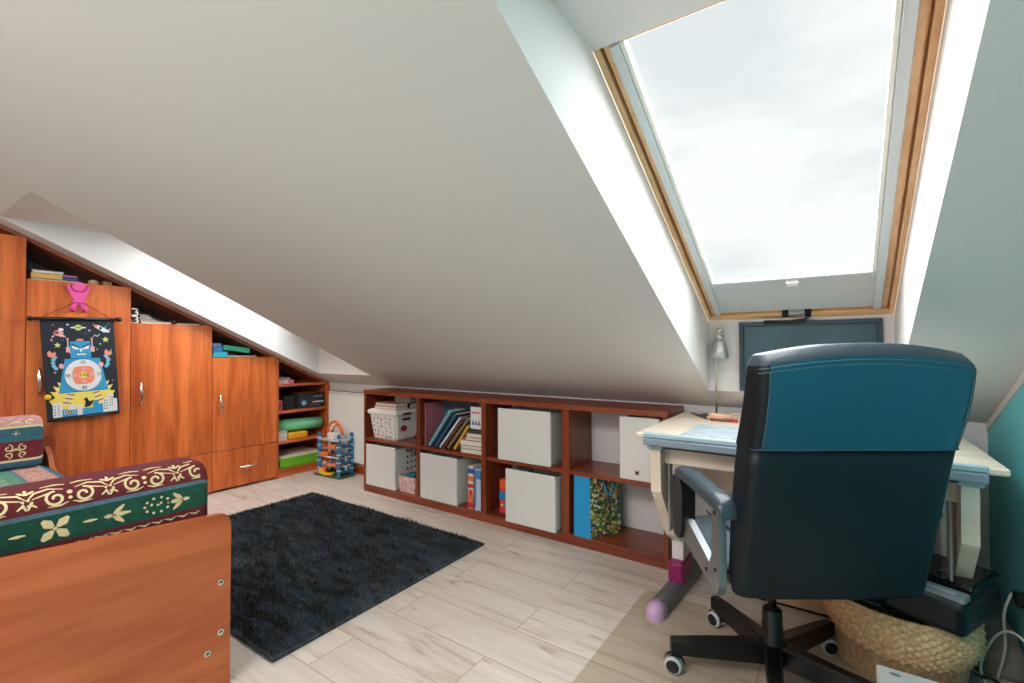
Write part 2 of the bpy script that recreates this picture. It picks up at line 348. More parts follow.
# ------------------------------------------------------------------ wardrobe wall
WX = -3.91; WB = -4.44
EY = [.139, .637, 1.136, 1.638, 2.141]; TZ = [1.762, 1.519, 1.280, 1.036]; ZD = .313
LBL = ['tall cherry cabinet door cut off by the left edge of the photo', 'cherry cabinet with the robot target poster hanging over its door',
       'cherry cabinet beside the poster with white numerals standing on top', 'lowest cherry cabinet, drawer handle showing beside the open shelves']
def arc_handle(T, L, parent):
    q = MB(T); n = 10
    q.tube([(.0, 0, -L / 2), (.012, 0, -L / 2)] + [(.012 + .022 * math.sin(PI * i / n), .004 * math.sin(2 * PI * i / n), -L / 2 + L * i / n) for i in range(n + 1)] + [(.0, 0, L / 2)],
           [.005, .006] + [.006 + .004 * math.sin(PI * i / n) for i in range(n + 1)] + [.005], chrome, 8)
    fin('handle', q, None, parent)
for i in range(4):
    y0, y1, zt = EY[i], EY[i + 1], TZ[i]
    t = thing('cabinet', ((WX + WB) / 2, (y0 + y1) / 2, 0), LBL[i], 'cabinet', group='stepped cherry cabinets under the slope')
    q = MB(); q.box((WB, y0 + .001, 0), (WX - .02, y0 + .019, zt - .03)); q.box((WB, y1 - .019, 0), (WX - .02, y1 - .001, zt - .03)); q.box((WB, y0 + .019, zt - .026), (WX - .02, y1 - .019, zt - .006)); q.box((WB, y0 + .019, .04), (WX - .02, y1 - .019, .06))
    q.box((WX - .06, y0 + .019, 0), (WX - .045, y1 - .019, .04)); fin('body', q, cherry_z, t)
    q = MB(); q.box((WX - .018, y0 + .0015, ZD + .002), (WX, y1 - .0015, zt - .001), bev=.0015); d_ = fin('door', q, cherry_z, t)
    hz = {0: 1.15, 1: .913, 2: .803, 3: .678}[i]
    arc_handle(Matrix.Translation((WX, y0 + .055, hz)), .15, d_)
    q = MB(); q.box((WX - .018, y0 + .0015, .02), (WX, y1 - .0015, ZD - .002), bev=.0015); w_ = fin('drawer', q, cherry_z, t)
    arc_handle(Matrix.Translation((WX, (y0 + y1) / 2 + .02, .168)) @ Matrix.Rotation(PI / 2, 4, 'X'), .15, w_)
# open shelves
t = thing('open_shelf_unit', ((WX + WB) / 2, 2.39, 0), 'open cherry shelves between the lowest cabinet and the radiator', 'shelf')
SZ = [.045, .285, .545, .775]
q = MB(); q.prism([(2.620, 0), (2.648, 0), (2.648, ce(2.648) - .025), (2.620, ce(2.62) - .025)], WB, WX, 'x'); fin('side_panel', q, cherry_z, t)
q = MB(); q.prism([(2.142, 0), (2.158, 0), (2.158, ce(2.158) - .03), (2.142, ce(2.142) - .03)], WB, WX - .002, 'x'); fin('side_panel', q, cherry_z, t)
for z in SZ:
    q = MB(); q.box((WB, 2.158, z - .0), (WX - .004, 2.62, z + .022)); fin('shelf', q, cherry_y, t)
q = MB(); q.box((WX - .03, 2.158, 0), (WX - .012, 2.62, .045)); fin('plinth', q, cherry_y, t)
q = MB(); q.box((WB, 2.158, .067), (WB + .008, 2.62, ce(2.62) - .03)); fin('back_panel', q, wood('dark_back', (52, 22, 12), (78, 36, 20), 'z'), t)
# sloping board under the ceiling
q = MB(); y0 = EY[0]; board_w = wood('sloping_board_cherry', (118, 56, 34), (172, 98, 66), 'y'); q.prism([(y0, ce(y0) - .002), (2.65, ce(2.65) - .002), (2.65, ce(2.65) - .024), (y0, ce(y0) - .024)], WB, WX - .0185, 'x')
tag(fin('sloping_top_board', q, board_w), 'long cherry board following the slope above all the cabinets', 'board')

# ------------------------------------------------------------------ things on the cabinets
def boxthing(name, label, cat, a, b_, m, group=None, bev=.002, rz=0, rx=0, ry=0):
    c = (Vector(a) + Vector(b_)) / 2; c.z = min(a[2], b_[2])
    R = Matrix.Translation(c) @ Matrix.Rotation(rz, 4, 'Z') @ Matrix.Rotation(rx, 4, 'X') @ Matrix.Rotation(ry, 4, 'Y') @ Matrix.Translation(-c)
    q = MB(R); q.box(a, b_, m, bev); return tag(fin(name, q), label, cat, group)
def book(label, a, b_, cover, spine='x+', group=None, R=None, name='book'):
    """box a..b with a cover on three sides and pages showing on the others; spine faces given side"""
    x0, y0, z0 = a; x1, y1, z1 = b_; q = MB(R) if R is not None else MB(); t = .0025
    d = [x1 - x0, y1 - y0, z1 - z0]; ax = 'xyz'.index(spine[0]); th = d.index(min(d)); th = th if th != ax else 2
    lo = [x0, y0, z0]; hi = [x1, y1, z1]
    for e in (0, 1):
        l2, h2 = lo[:], hi[:]
        if e: l2[th] = hi[th] - t
        else: h2[th] = lo[th] + t
        q.box(l2, h2, cover, 0)
    l2, h2 = lo[:], hi[:]
    if spine[1] == '+': l2[ax] = hi[ax] - t
    else: h2[ax] = lo[ax] + t
    q.box(l2, h2, cover, 0)
    l2, h2 = lo[:], hi[:]
    for i in range(3):
        if i == th: l2[i] += t; h2[i] -= t
        elif i == ax:
            if spine[1] == '+': l2[i] += .004; h2[i] -= t
            else: l2[i] += t; h2[i] -= .004
        else: l2[i] += .004; h2[i] -= .004
    q.box(l2, h2, paper, 0)
    return tag(fin(name, q), label, 'book', group)
G1 = 'books and papers in the gap above the poster cabinet'; z = TZ[1] - .002
fx = WX - .035
book('thin mint green book, bottom of the stack above the poster cabinet', (fx - .2, .66, z), (fx, .885, z + .012), col((150, 196, 172)), 'x-', G1)
book('yellow book in the middle of the stack above the poster cabinet', (fx - .19, .662, z + .013), (fx, .80, z + .045), col((226, 178, 96)), 'x+', G1)
book('grey paper topped book lying uppermost above the poster cabinet', (fx - .19, .665, z + .046), (fx - .005, .81, z + .064), col((176, 176, 164)), 'x-', G1)
book('purple book lying just right of the yellow one', (fx - .15, .802, z + .013), (fx, .872, z + .03), col((112, 62, 150)), 'x+', G1)
book('lilac book on top of the purple one', (fx - .15, .804, z + .031), (fx, .87, z + .048), col((156, 118, 178)), 'x+', G1)
book('dark teal book standing upright behind the yellow stack', (fx - .3, .66, z), (fx - .21, .69, z + .18), col((24, 92, 110)), 'x+', G1)
q = MB(Matrix.Translation((fx - .03, .955, z))); q.lathe([(.022, 0), (.028, .012), (.026, .028), (.012, .036)], (0, 0, 0), col((206, 178, 150)), 12); tag(fin('small_pot', q), 'small beige rounded pot behind the pink hanger', 'pot')
boxthing('carton', 'small tan carton pushed under the board near the pink hanger', 'box', (fx - .09, 1.0, z), (fx - .01, 1.045, z + .03), col((170, 134, 104)))
G2 = 'papers and books on the cabinet with the white numerals'; z = TZ[2] - .002
for ch, zz, lb in (('3', .0, 'lower white wooden numeral three standing on the cabinet'), ('3', .052, 'upper white wooden numeral three stacked on the other')):
    q = MB(); P = 3
    pts = [(1.163 + .018 * math.cos(a), .026 + zz + .010 + .012 * math.sin(a)) for a in [math.radians(150 - 240 * i / 8) for i in range(9)]]
    pts += [(1.163 + .020 * math.cos(a), .014 + zz + .013 * math.sin(a) + .0005) for a in [math.radians(60 - 220 * i / 8) for i in range(9)]]
    q.tube([(fx, y, z + h_) for y, h_ in pts], .006, enamel, 6); tag(fin('numeral', q), lb, 'ornament')
book('pale book lying flat beside the white numerals', (fx - .2, 1.2, z), (fx, 1.385, z + .018), col((214, 204, 190)), 'x-', G2)
book('small red and white book on the pale one', (fx - .15, 1.2, z + .019), (fx, 1.29, z + .033), col((206, 186, 180)), 'x+', G2)
book('dark spined booklet second from the top by the numerals', (fx - .15, 1.195, z + .034), (fx - .01, 1.275, z + .05), col((70, 66, 70)), 'x-', G2)
book('rose booklet topmost by the numerals', (fx - .14, 1.2, z + .051), (fx - .02, 1.26, z + .064), col((196, 120, 120)), 'x-', G2)
boxthing('pen_box', 'small black box standing on the papers right of the numerals', 'box', (fx - .06, 1.39, z), (fx, 1.41, z + .032), dark)
book('grey booklet lying right of the small black box', (fx - .16, 1.415, z), (fx, 1.57, z + .014), col((160, 154, 148)), 'x-', G2)
G3 = 'boxes and papers on the lowest cabinet'; z = TZ[3] + .002
boxthing('box', 'turquoise flat box on the lowest cabinet', 'box', (fx - .2, 1.66, z), (fx, 1.765, z + .042), col((40, 186, 202)), G3)
boxthing('box', 'sky blue box on top of the turquoise one', 'box', (fx - .2, 1.66, z + .043), (fx - .005, 1.728, z + .083), col((58, 136, 206)), G3)
boxthing('box', 'small lavender box uppermost beside the long green box', 'box', (fx - .15, 1.662, z + .084), (fx - .02, 1.725, z + .108), col((150, 166, 214)), G3)
book('white papers under the long green box', (fx - .2, 1.77, z), (fx, 1.99, z + .012), col((190, 196, 190)), 'x-', G3)
boxthing('box', 'long sea green box lying tilted on the papers', 'box', (fx - .2, 1.735, z + .045), (fx - .01, 1.935, z + .083), col((72, 208, 172)), G3, rx=-.13)

# items in the open shelves
fx = WX - .03
q = MB(); z = SZ[3] + .022
for k in range(3): q.box((fx - .12, 2.17 + k * .05, z), (fx - .005, 2.215 + k * .05, z + .034), [col((228, 196, 200)), col((210, 204, 186)), col((214, 120, 160))][k])
q.box((fx - .12, 2.165, z + .035), (fx - .01, 2.285, z + .055), col((150, 146, 150))); tag(fin('bead_box', q), 'pink and white compartment box on the top open shelf', 'box')
z = SZ[2] + .022
t = thing('appliance_box', (fx - .1, 2.48, z), 'black printed carton with a blue disc on its front', 'box')
q = MB(); q.box((fx - .25, 2.36, z), (fx, 2.612, z + .128), col((44, 46, 52))); q.box((fx - .2, 2.40, z + .1285), (fx - .06, 2.56, z + .130), col((208, 150, 104)), 0); fin('carton', q, None, t)
q = MB(); P = lambda x, y: (fx + .0012, 2.36 + x, z + y)
q.flat(circle(.045, .052, .026), col((70, 150, 196)), P); q.flat(circle(.045, .046, .012), col((190, 216, 230)), lambda x, y: (fx + .0018, 2.36 + x, z + y))
q.box((fx + .0005, 2.49, z + .045), (fx + .0015, 2.60, z + .057), col((214, 214, 214)), 0); q.box((fx + .0005, 2.50, z + .098), (fx + .0015, 2.585, z + .106), col((160, 166, 170)), 0); q.box((fx + .0005, 2.47, z + .022), (fx + .0015, 2.56, z + .027), col((120, 120, 120)), 0); fin('print', q, None, t)
t = boxthing('game_box', 'black game carton turned sideways left of the one with the blue disc', 'box', (fx - .22, 2.235, z), (fx - .03, 2.345, z + .118), col((28, 27, 30)))
boxthing('game_box', 'small red and pink carton at the left end of the middle open shelf', 'box', (fx - .14, 2.165, z), (fx - .01, 2.212, z + .09), mat('red_pink_print', (176, 76, 92), .5, var=.6, vscale=40))
z = SZ[1] + .022
def roll(name, label, a, b_, r, m, spiral):
    q = MB(); a = Vector(a); b_ = Vector(b_); q.tube([a, a.lerp(b_, .5), b_], r, m, 28)
    d = (b_ - a).normalized(); u = Vector((0, 0, 1)); v = d.cross(u)
    q.tube([b_ + d * .0008 + (u * math.cos(k * .5) + v * math.sin(k * .5)) * (r * .18 + r * .75 * k / 50) for k in range(50)], .0012, spiral, 5)
    return tag(fin(name, q), label, 'mat')
roll('exercise_mat', 'mint green rolled foam mat lying along the open shelf', (fx - .10, 2.17, z + .122), (fx - .045, 2.60, z + .112), .052, col((128, 222, 170), .8), col((56, 140, 96), .8))
q = MB(); q.box((fx - .2, 2.27, z), (fx - .01, 2.455, z + .056), col((236, 176, 28)), .012); tag(fin('yellow_case', q), 'yellow case lying under the rolled mint mat', 'case')
for k, (cc, lb) in enumerate([((214, 206, 216), 'lilac striped small box at the bottom left of the yellow case'), ((226, 220, 206), 'white small box between two others beside the yellow case'), ((186, 190, 186), 'grey small box topmost beside the yellow case')]):
    boxthing('small_box', lb, 'box', (fx - .14, 2.163, z + k * .029), (fx - .004, 2.255, z + k * .029 + .027), col(cc), 'small boxes beside the yellow case')
z = SZ[0] + .022
t = thing('document_tray', (fx - .12, 2.39, z), 'lime green open tray holding papers on the bottom shelf', 'tray')
q = MB(); q.box((fx - .3, 2.18, z), (fx, 2.59, z + .008), col((120, 196, 46)), 0)
for a, b_ in (((fx - .3, 2.18, z), (fx - .29, 2.59, z + .085)), ((fx - .012, 2.18, z), (fx, 2.59, z + .085)), ((fx - .3, 2.18, z), (fx, 2.19, z + .085)), ((fx - .3, 2.58, z), (fx, 2.59, z + .085))): q.box(a, b_, col((120, 196, 46)), .003)
q.box((fx - .305, 2.175, z + .078), (fx + .005, 2.595, z + .086), col((150, 214, 96)), 0); fin('tray', q, None, t)
book('sheaf of papers lying on the lime green tray', (fx - .29, 2.19, z + .087), (fx - .012, 2.56, z + .108), paper, 'x-', name='paper_stack')

# pink figure hanger and poster
q = MB(); yc, zc = .867, 1.43
def blob(pts, x0, x1, m): q.prism(pts, x0, x1, 'x', m)
body = [(-.028, .03), (-.062, .074), (-.078, .068), (-.050, .012), (-.034, -.018), (-.052, -.085), (-.048, -.098), (-.022, -.098), (-.012, -.058), (0, -.048), (.012, -.058), (.022, -.098), (.048, -.098), (.052, -.085), (.034, -.018), (.050, .012), (.078, .068), (.062, .074), (.028, .03)]
pk = col((232, 84, 160), .4)
q.prism([(yc + a * .78, zc + b_ * .95) for a, b_ in body], WX + .001, WX + .016, 'x', pk)
q.prism(circle(yc, zc + .062, .033, .028, 24), WX + .001, WX + .020, 'x', pk)
for s_ in (-1, 1): q.lathe([(.012, 0), (.011, .012), (.004, .016)], (WX + .012, yc + s_ * .027, zc - .083), col((206, 40, 120), .4), 12, Vector((1, 0, 0)))
tag(fin('figure_hook', q), 'pink little man hook on the cabinet door', 'hook')
t = thing('wall_scroll', (WX + .02, .87, .67), 'dark hanging fabric scroll with a blue robot target print', 'poster')
q = MB(); q.tube([(WX + .03, .648, 1.283), (WX + .03, 1.063, 1.297)], .0095, dark, 12)
for yy, zz in ((.648, 1.283), (1.063, 1.297)): q.lathe([(.006, -.012), (.014, -.008), (.014, .010), (.006, .014)], (WX + .03, yy, zz), dark, 14, Vector((0, 1, 0)))
fin('rod', q, None, t)
q = MB(); q.tube([(WX + .024, .70, 1.292), (WX + .022, .845, 1.392), (WX + .022, .888, 1.392), (WX + .024, 1.02, 1.302)], .0018, col((70, 34, 20)), 6); fin('cord', q, None, t)
# printed sheet: u 0..1 across, v 0..1 up
Wd, Hd = .345, .605
def SP(k):
    def P(u, v):
        return (WX + .026 + .012 * (1 - v) + .0007 * k + .004 * math.sin(v * 5), .690 + u * (.347 - .004 * (1 - v)) + (1 - v) * .036, 1.283 + .010 * u - (1 - v) * (.612 - .0 * u) + .006 * u * (1 - v))
    return P
q = MB(); navy = col((22, 30, 42), .7)
q.grid([[SP(0)(u / 6, v / 12) for u in range(7)] for v in range(13)], navy); q.grid([[Vector(SP(0)(u / 6, v / 12)) - Vector((.002, 0, 0)) for u in range(7)] for v in range(13)], navy)
fin('cloth', q, None, t, False)
q = MB(); RB = col((46, 150, 200), .7); RW = col((222, 222, 224), .7); RO = col((236, 138, 110), .7); RY = col((240, 216, 96), .7); RD = col((20, 26, 40), .7); RR = col((150, 48, 52), .7); PK = col((236, 160, 160), .7)
def sh(poly, m_, k): q.flat(poly, m_, SP(k))
def rect(x0, y0, x1, y1, m_, k): sh([(x0, y0), (x1, y0), (x1, y1), (x0, y1)], m_, k)
# explosion behind the feet
ex = []
for i in range(22):
    a = PI * i / 21; r = (1 if i % 2 == 0 else .84)
    ex.append((.5 + .46 * r * math.copysign(abs(math.cos(a)) ** .45, math.cos(a)), .10 + .30 * r * abs(math.sin(a)) ** .6))
sh([(.93, .07), ] + ex + [(.07, .07)], RY, 1)
# city
for x0, x1, h_, m_ in [(.08, .2, .17, RW), (.2, .28, .10, RB), (.28, .40, .09, RB), (.30, .38, .14, RW), (.40, .47, .13, RW), (.47, .62, .09, RB), (.62, .7, .16, RB), (.7, .76, .12, RB), (.76, .84, .18, RW), (.84, .92, .21, RW), (.92, .97, .16, RW)]: rect(x0, .025, x1, h_, m_, 2)
for x0, h_ in ((.10, .15), (.15, .15), (.78, .16), (.81, .16), (.865, .19), (.895, .19)):
    for j in range(4): rect(x0, h_ - .02 - j * .028, x0 + .014, h_ - .008 - j * .028, RD, 3)
rect(.24, .045, .36, .085, RD, 3); put_text(q, '0000', .05, RW, lambda x, y: SP(4)(.30 + x / Wd * .55, .065 + y / Hd * .9))
sh([(.50, .10), (.52, .16), (.49, .18), (.54, .20), (.57, .155), (.63, .165), (.60, .12), (.56, .10)], RD, 3)
# legs
for s_ in (-1, 1):
    for j in range(6): x = .5 + s_ * (.17 + .015 * j); y = .235 - j * .020; sh([(x - .05, y - s_ * .008), (x + .05, y + s_ * .008), (x + .05, y + .010 + s_ * .008), (x - .05, y + .010 - s_ * .008)], RR if j % 2 == 0 else RW, 2)
# body
sh([(.17, .26), (.85, .26), (.76, .60), (.28, .60)], RB, 3)
for j in range(16): rect(.19 + j * .042, .262, .20 + j * .042, .272, RD, 4)
sh(circle(.515, .43, .255, .160, 36), RW, 5); sh([(.5 + .015 + .15 * math.copysign(abs(math.cos(a)) ** .6, math.cos(a)), .43 + .092 * math.copysign(abs(math.sin(a)) ** .6, math.sin(a))) for a in [2 * PI * i / 32 for i in range(32)]], RO, 6)
sh(circle(.515, .43, .062, .034, 24), RY, 7)
for tx, x, y, s_ in (('100', .515, .43, .030), ('20', .515, .56, .026), ('20', .515, .302, .026), ('30', .30, .43, .026), ('20', .735, .43, .026)):
    put_text(q, tx, s_, RD, lambda a, b_, x=x, y=y: SP(8)(x + a / Wd, y + b_ / Hd))
for x, y in ((.40, .43), (.63, .43), (.515, .495), (.515, .366)): put_text(q, '50', .02, RW, lambda a, b_, x=x, y=y: SP(8)(x + a / Wd, y + b_ / Hd))
# head
rect(.36, .605, .64, .775, RB, 4); sh(circle(.50, .78, .055, .022, 16, 0, PI), RO, 5)
for x in (.335, .665): rect(x - .03, .665, x + .03, .72, PK, 3)
rect(.43, .63, .585, .655, RD, 5); rect(.44, .635, .575, .650, RW, 6)
sh([(.385, .735), (.48, .705), (.46, .69), (.395, .70)], RW, 5); sh([(.62, .735), (.53, .705), (.55, .69), (.61, .70)], RW, 5); sh([(.38, .755), (.49, .715), (.49, .705), (.38, .74)], RD, 6); sh([(.63, .755), (.52, .715), (.52, .705), (.63, .74)], RD, 6)
sh([(.475, .70), (.535, .70), (.51, .665), (.50, .665)], RW, 5)
for s_ in (-1, 1):
    x = .5 + s_ * .165; rect(x - .006, .72, x + .006, .81, RW, 3); sh(circle(x, .80, .018, .011, 10), RO, 4)
    zz = [(x + s_ * .02, .815), (x + s_ * .05, .835), (x + s_ * .08, .82), (x + s_ * .12, .845)]
    for p, r_ in zip(zz[:-1], zz[1:]): sh([p, r_, (r_[0], r_[1] + .008), (p[0], p[1] + .008)], RW, 3)
    # arm and claw
    for j in range(5): a = math.radians(-60 + 30 * j); sh(circle(.5 + s_ * (.30 + .06 * math.cos(a) + .015), .565 + .045 * math.sin(a) * 1.4, .030, .016, 10), col((120, 186, 216), .7), 4)
    sh(circle(.5 + s_ * .27, .53, .035, .026, 12), PK, 5); cx = .5 + s_ * .385
    sh([(cx + .055 * math.cos(a), .655 + .036 * math.sin(a)) for a in [math.radians(115 + 280 * i / 14) for i in range(15)]] + [(cx + .01, .66)], RO, 5)
# planet, saucer, rocket, stars
sh(circle(.49, .915, .048, .030, 18), col((196, 206, 110), .7), 4); sh(circle(.49, .915, .11, .010, 18), RW, 3); rect(.455, .91, .525, .918, RD, 5)
sh([(.70, .945), (.78, .94), (.92, .885), (.93, .865), (.84, .868), (.72, .92)], RW, 3); sh([(.70, .945), (.76, .944), (.76, .92), (.72, .92)], RO, 4); sh(circle(.80, .91, .022, .014, 12), RD, 4); sh([(.83, .90), (.90, .95), (.86, .89)], RB, 3); sh([(.80, .885), (.85, .855), (.86, .87)], RB, 3)
sh(circle(.225, .86, .065, .030, 16), PK, 3); sh(circle(.20, .865, .03, .014, 12), RR, 4); sh([(.15, .84), (.13, .81), (.17, .83)], RW, 3); sh([(.27, .84), (.30, .815), (.25, .83)], RW, 3); sh(circle(.26, .895, .035, .016, 10), RW, 4)
def star(cx, cy, r, m_):
    sh([(cx + (r if i % 2 == 0 else r * .45) * math.cos(PI * i / 5 + .3), cy + (r if i % 2 == 0 else r * .45) * .6 * math.sin(PI * i / 5 + .3)) for i in range(10)], m_, 3)
for x, y, r, m_ in [(.20, .74, .05, col((206, 210, 130), .7)), (.86, .79, .055, col((206, 210, 110), .7)), (.13, .79, .025, PK), (.64, .885, .02, RW), (.35, .945, .022, RW), (.16, .94, .012, RY), (.58, .855, .012, RB), (.93, .90, .016, RW), (.78, .745, .02, col((180, 190, 206), .7)), (.36, .66, .018, PK), (.90, .58, .02, PK), (.13, .55, .018, RO), (.88, .52, .016, RB), (.14, .47, .022, PK), (.17, .5, .015, RW), (.70, .95, .01, RY), (.28, .79, .012, RB), (.73, .69, .014, RW), (.92, .96, .01, RW), (.1, .63, .012, RW), (.93, .68, .01, RW), (.92, .35, .012, PK)]: star(x, y, r, m_)
fin('print', q, None, t, False)
q = MB(); q.tube([SP(0)(0, 0), SP(0)(1, 0)], .006, dark, 8); fin('hem_rod', q, None, t)
q = MB(); q.lathe([(.008, 0), (.016, .006), (.016, .014), (.008, .02)], Vector(SP(0)(.02, .235)) + Vector((.004, 0, 0)), col((226, 190, 40), .4), 12, Vector((1, 0, 0))); tag(fin('magnetic_dart', q), 'small yellow magnet stuck at the left edge of the poster', 'magnet')

# ------------------------------------------------------------------ radiator
rx0, rx1, ry = -3.84, -3.075, 2.585
t = thing('radiator', ((rx0 + rx1) / 2, 2.61, .1), 'white panel radiator on the low wall behind the toy garage', 'radiator')
q = MB(); q.box((rx0, ry, .11), (rx1, ry + .012, .70), enamel, .004)
for k in range(20):
    x = rx0 + .03 + k * (rx1 - rx0 - .06) / 19; q.box((x - .011, ry - .002, .135), (x + .011, ry, .655), enamel, .0008)
q.box((rx0, ry + .012, .13), (rx1, ry + .045, .68), enamel); fin('panel', q, None, t)
q = MB(); q.box((rx0, ry, .703), (rx1, ry + .05, .716), enamel, .003)
for k in range(30): x = rx0 + .02 + k * (rx1 - rx0 - .04) / 29; q.box((x, ry + .008, .716), (x + .01, ry + .044, .718), dark, 0)
fin('top_grille', q, None, t)
q = MB(); q.tube([(rx1 + .02, ry + .02, 0), (rx1 + .02, ry + .02, .13), (rx1 - .01, ry + .02, .15)], .008, enamel, 8); fin('pipe', q, None, t)

# ------------------------------------------------------------------ toy garage
cx, cy = -3.60, 2.49; T = Matrix.Translation((cx, cy, 0)) @ Matrix.Rotation(math.radians(4), 4, 'Z') @ Matrix.Diagonal((1.08, .66, 1.1, 1))
t = thing('toy_garage', (cx, cy, 0), 'blue and orange toy car garage tower beside the radiator', 'toy', math.radians(4))
tb = col((24, 116, 166), .35); to = col((238, 122, 62), .4); tw = col((214, 214, 212), .4)
q = MB(T); q.box((-.17, -.12, 0), (.15, .12, .018), col((62, 92, 66)), .004); fin('base', q, None, t)
for sx in (-.11, .12):
    for sy in (-.10, .10):
        q = MB(T); q.box((sx - .016, sy - .014, .018), (sx + .016, sy + .014, .34), tb, .004)
        for k in range(5): q.box((sx - .018, sy - .016, .06 + k * .06), (sx + .018, sy + .016, .068 + k * .06), tw, 0)
        fin('post', q, None, t)
for k, (z, c1) in enumerate([(.085, tw), (.15, col((196, 186, 186))), (.215, tw), (.28, col((206, 206, 200)))]):
    q = MB(T); q.box((-.125, -.105, z), (.125, .105, z + .008), c1, .002); q.tube([(-.14, -.11, z + .012), (0, -.122, z + .012), (.13, -.11, z + .012)], .006, tw if k % 2 else col((120, 130, 150)), 6)
    fin('deck', q, None, t)
q = MB(T); q.tube([(.085 * math.cos(a), 0, .33 + .095 * math.sin(a)) for a in [PI * k / 14 for k in range(15)]], .012, to, 8); q.tube([(.05 * math.cos(a), .03, .335 + .06 * math.sin(a)) for a in [PI * k / 10 for k in range(11)]], .008, to, 8)
q.box((-.06, -.05, .29), (.06, .05, .335), tw, .006); fin('loop_track', q, None, t)
for z_ in (.04, .11, .175, .24):
    q = MB(T); q.box((.122, -.09, z_), (.134, .09, z_ + .022), tb, .002); q.box((.122, -.01, z_ + .022), (.134, .01, z_ + .05), tw, 0); fin('side_rail', q, None, t)
q = MB(T); q.prism([(-.16, .018), (-.06, .018), (-.02, .075), (-.05, .085)], -.11, -.07, 'y', to); fin('ramp', q, None, t)
q = MB(T); q.prism([(-.09, .03), (-.02, .018), (.06, .028), (.06, .045), (-.02, .036), (-.09, .062)], -.14, -.10, 'y', col((240, 190, 30))); fin('slide', q, None, t)
q = MB(T); q.prism([(.0, .09), (.10, .10), (.11, .12), (0, .11)], -.13, -.09, 'y', to); fin('ramp', q, None, t)
q = MB(T); q.prism([(-.02, .22), (.09, .235), (.10, .262), (.03, .255)], -.125, -.09, 'y', to); fin('ramp', q, None, t)
q = MB(T); q.prism([(-.10, .158), (.0, .16), (.02, .20), (-.06, .195)], -.125, -.10, 'y', to); fin('ramp', q, None, t)
def toycar(T2, m_, lb):
    q = MB(T2); q.prism([(-.028, .004), (.028, .004), (.028, .012), (.014, .014), (.008, .023), (-.012, .023), (-.018, .014), (-.028, .012)], -.011, .011, 'y', m_)
    for x in (-.017, .017):
        for y in (-.012, .012): q.lathe([(.006, -.002), (.006, .002)], (x, y, .006), dark, 10, Vector((0, 1, 0)))
    tag(fin('toy_car', q), lb, 'toy car', 'toy cars on the garage decks')
for k, (x, y, z, c, lb) in enumerate([(-.04, -.085, .223, (226, 60, 50), 'red toy car on the upper deck of the garage'), (.05, -.08, .158, (150, 40, 60), 'dark red toy car on the middle deck of the garage'), (-.05, -.08, .158, (60, 64, 70), 'dark grey toy car on the middle deck of the garage'),
      (.02, -.08, .093, (70, 74, 80), 'black toy car on the lowest raised deck'), (-.06, -.08, .093, (210, 214, 220), 'silver toy car on the lowest raised deck'), (.03, -.085, .288, (236, 236, 236), 'white toy car on the top deck of the garage'), (.02, -.06, .018, (90, 170, 90), 'green toy car parked on the garage base')]):
    toycar(T @ Matrix.Translation((x, y, z)) @ Matrix.Rotation(.3 * (k - 3), 4, 'Z'), col(c, .3), lb)

# ------------------------------------------------------------------ bookcase
BL, BR, BF, BK, BZ = -3.03, -.694, 2.349, 2.645, .78
t = thing('bookcase', ((BL + BR) / 2, (BF + BK) / 2, 0), 'long low cherry bookcase of eight cubes along the far wall', 'bookcase')
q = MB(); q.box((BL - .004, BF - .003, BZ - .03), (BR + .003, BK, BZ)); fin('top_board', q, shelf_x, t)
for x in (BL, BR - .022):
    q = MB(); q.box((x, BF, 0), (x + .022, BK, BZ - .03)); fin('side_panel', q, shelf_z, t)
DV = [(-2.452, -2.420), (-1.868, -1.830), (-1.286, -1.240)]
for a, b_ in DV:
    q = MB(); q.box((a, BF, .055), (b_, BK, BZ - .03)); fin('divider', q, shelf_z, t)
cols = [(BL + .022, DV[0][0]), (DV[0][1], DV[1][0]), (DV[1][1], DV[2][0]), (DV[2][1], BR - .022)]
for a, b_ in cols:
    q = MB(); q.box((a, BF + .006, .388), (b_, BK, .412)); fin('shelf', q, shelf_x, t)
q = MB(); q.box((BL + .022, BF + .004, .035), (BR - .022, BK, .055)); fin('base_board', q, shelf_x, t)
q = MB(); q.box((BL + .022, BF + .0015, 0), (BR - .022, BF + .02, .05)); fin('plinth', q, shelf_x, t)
ZL, ZU = .055, .412
def bin_(label, x0, x1, y0, z0, z1, depth=.27, rz=0, hole=False, ports=False):
    if ports: depth = .24
    t = thing('storage_box', ((x0 + x1) / 2, y0 + depth / 2, z0), label, 'storage box', rz, 'white storage boxes in the bookcase')
    T = Matrix.Translation(((x0 + x1) / 2, y0 + depth / 2, z0)) @ Matrix.Rotation(rz, 4, 'Z'); w_ = (x1 - x0) / 2; d = depth / 2; h = z1 - z0
    q = MB(T); k = .008
    q.box((-w_, -d, 0), (w_, d, k), plastic_w, 0); q.box((-w_, d - k, 0), (w_, d, h - .012), plastic_w, .002)
    q.box((-w_, -d + k, 0), (-w_ + k, d - k, h - .012), plastic_w, .002); q.box((w_ - k, -d + k, 0), (w_, d - k, h - .012), plastic_w, .002)
    if ports:
        for i in range(3):
            for j in range(4): q.lathe([(.009, 0), (.009, .0008)], (w_, .0 + i * .04, .14 + j * .045), dark, 10, Vector((1, 0, 0)))
    fin('body', q, None, t)
    q = MB(T); q.box((-w_ - .001, -d - .004, .0), (w_ + .001, -d + k, h), plastic_w, .004); f = fin('front_panel', q, None, t)
    if hole:
        q = MB(T); q.box((-.022, -d - .0055, .03), (.0, -d - .004, .052), col((150, 146, 140)), 0); q.lathe([(.006, 0), (.007, .003)], (-.011, -d - .0055, .042), dark, 10, Vector((0, -1, 0))); fin('latch', q, None, t)
    return t
bin_('glossy white box at the lower left end of the bookcase', -3.004, -2.675, BF + .004, ZL, .366, ports=True)
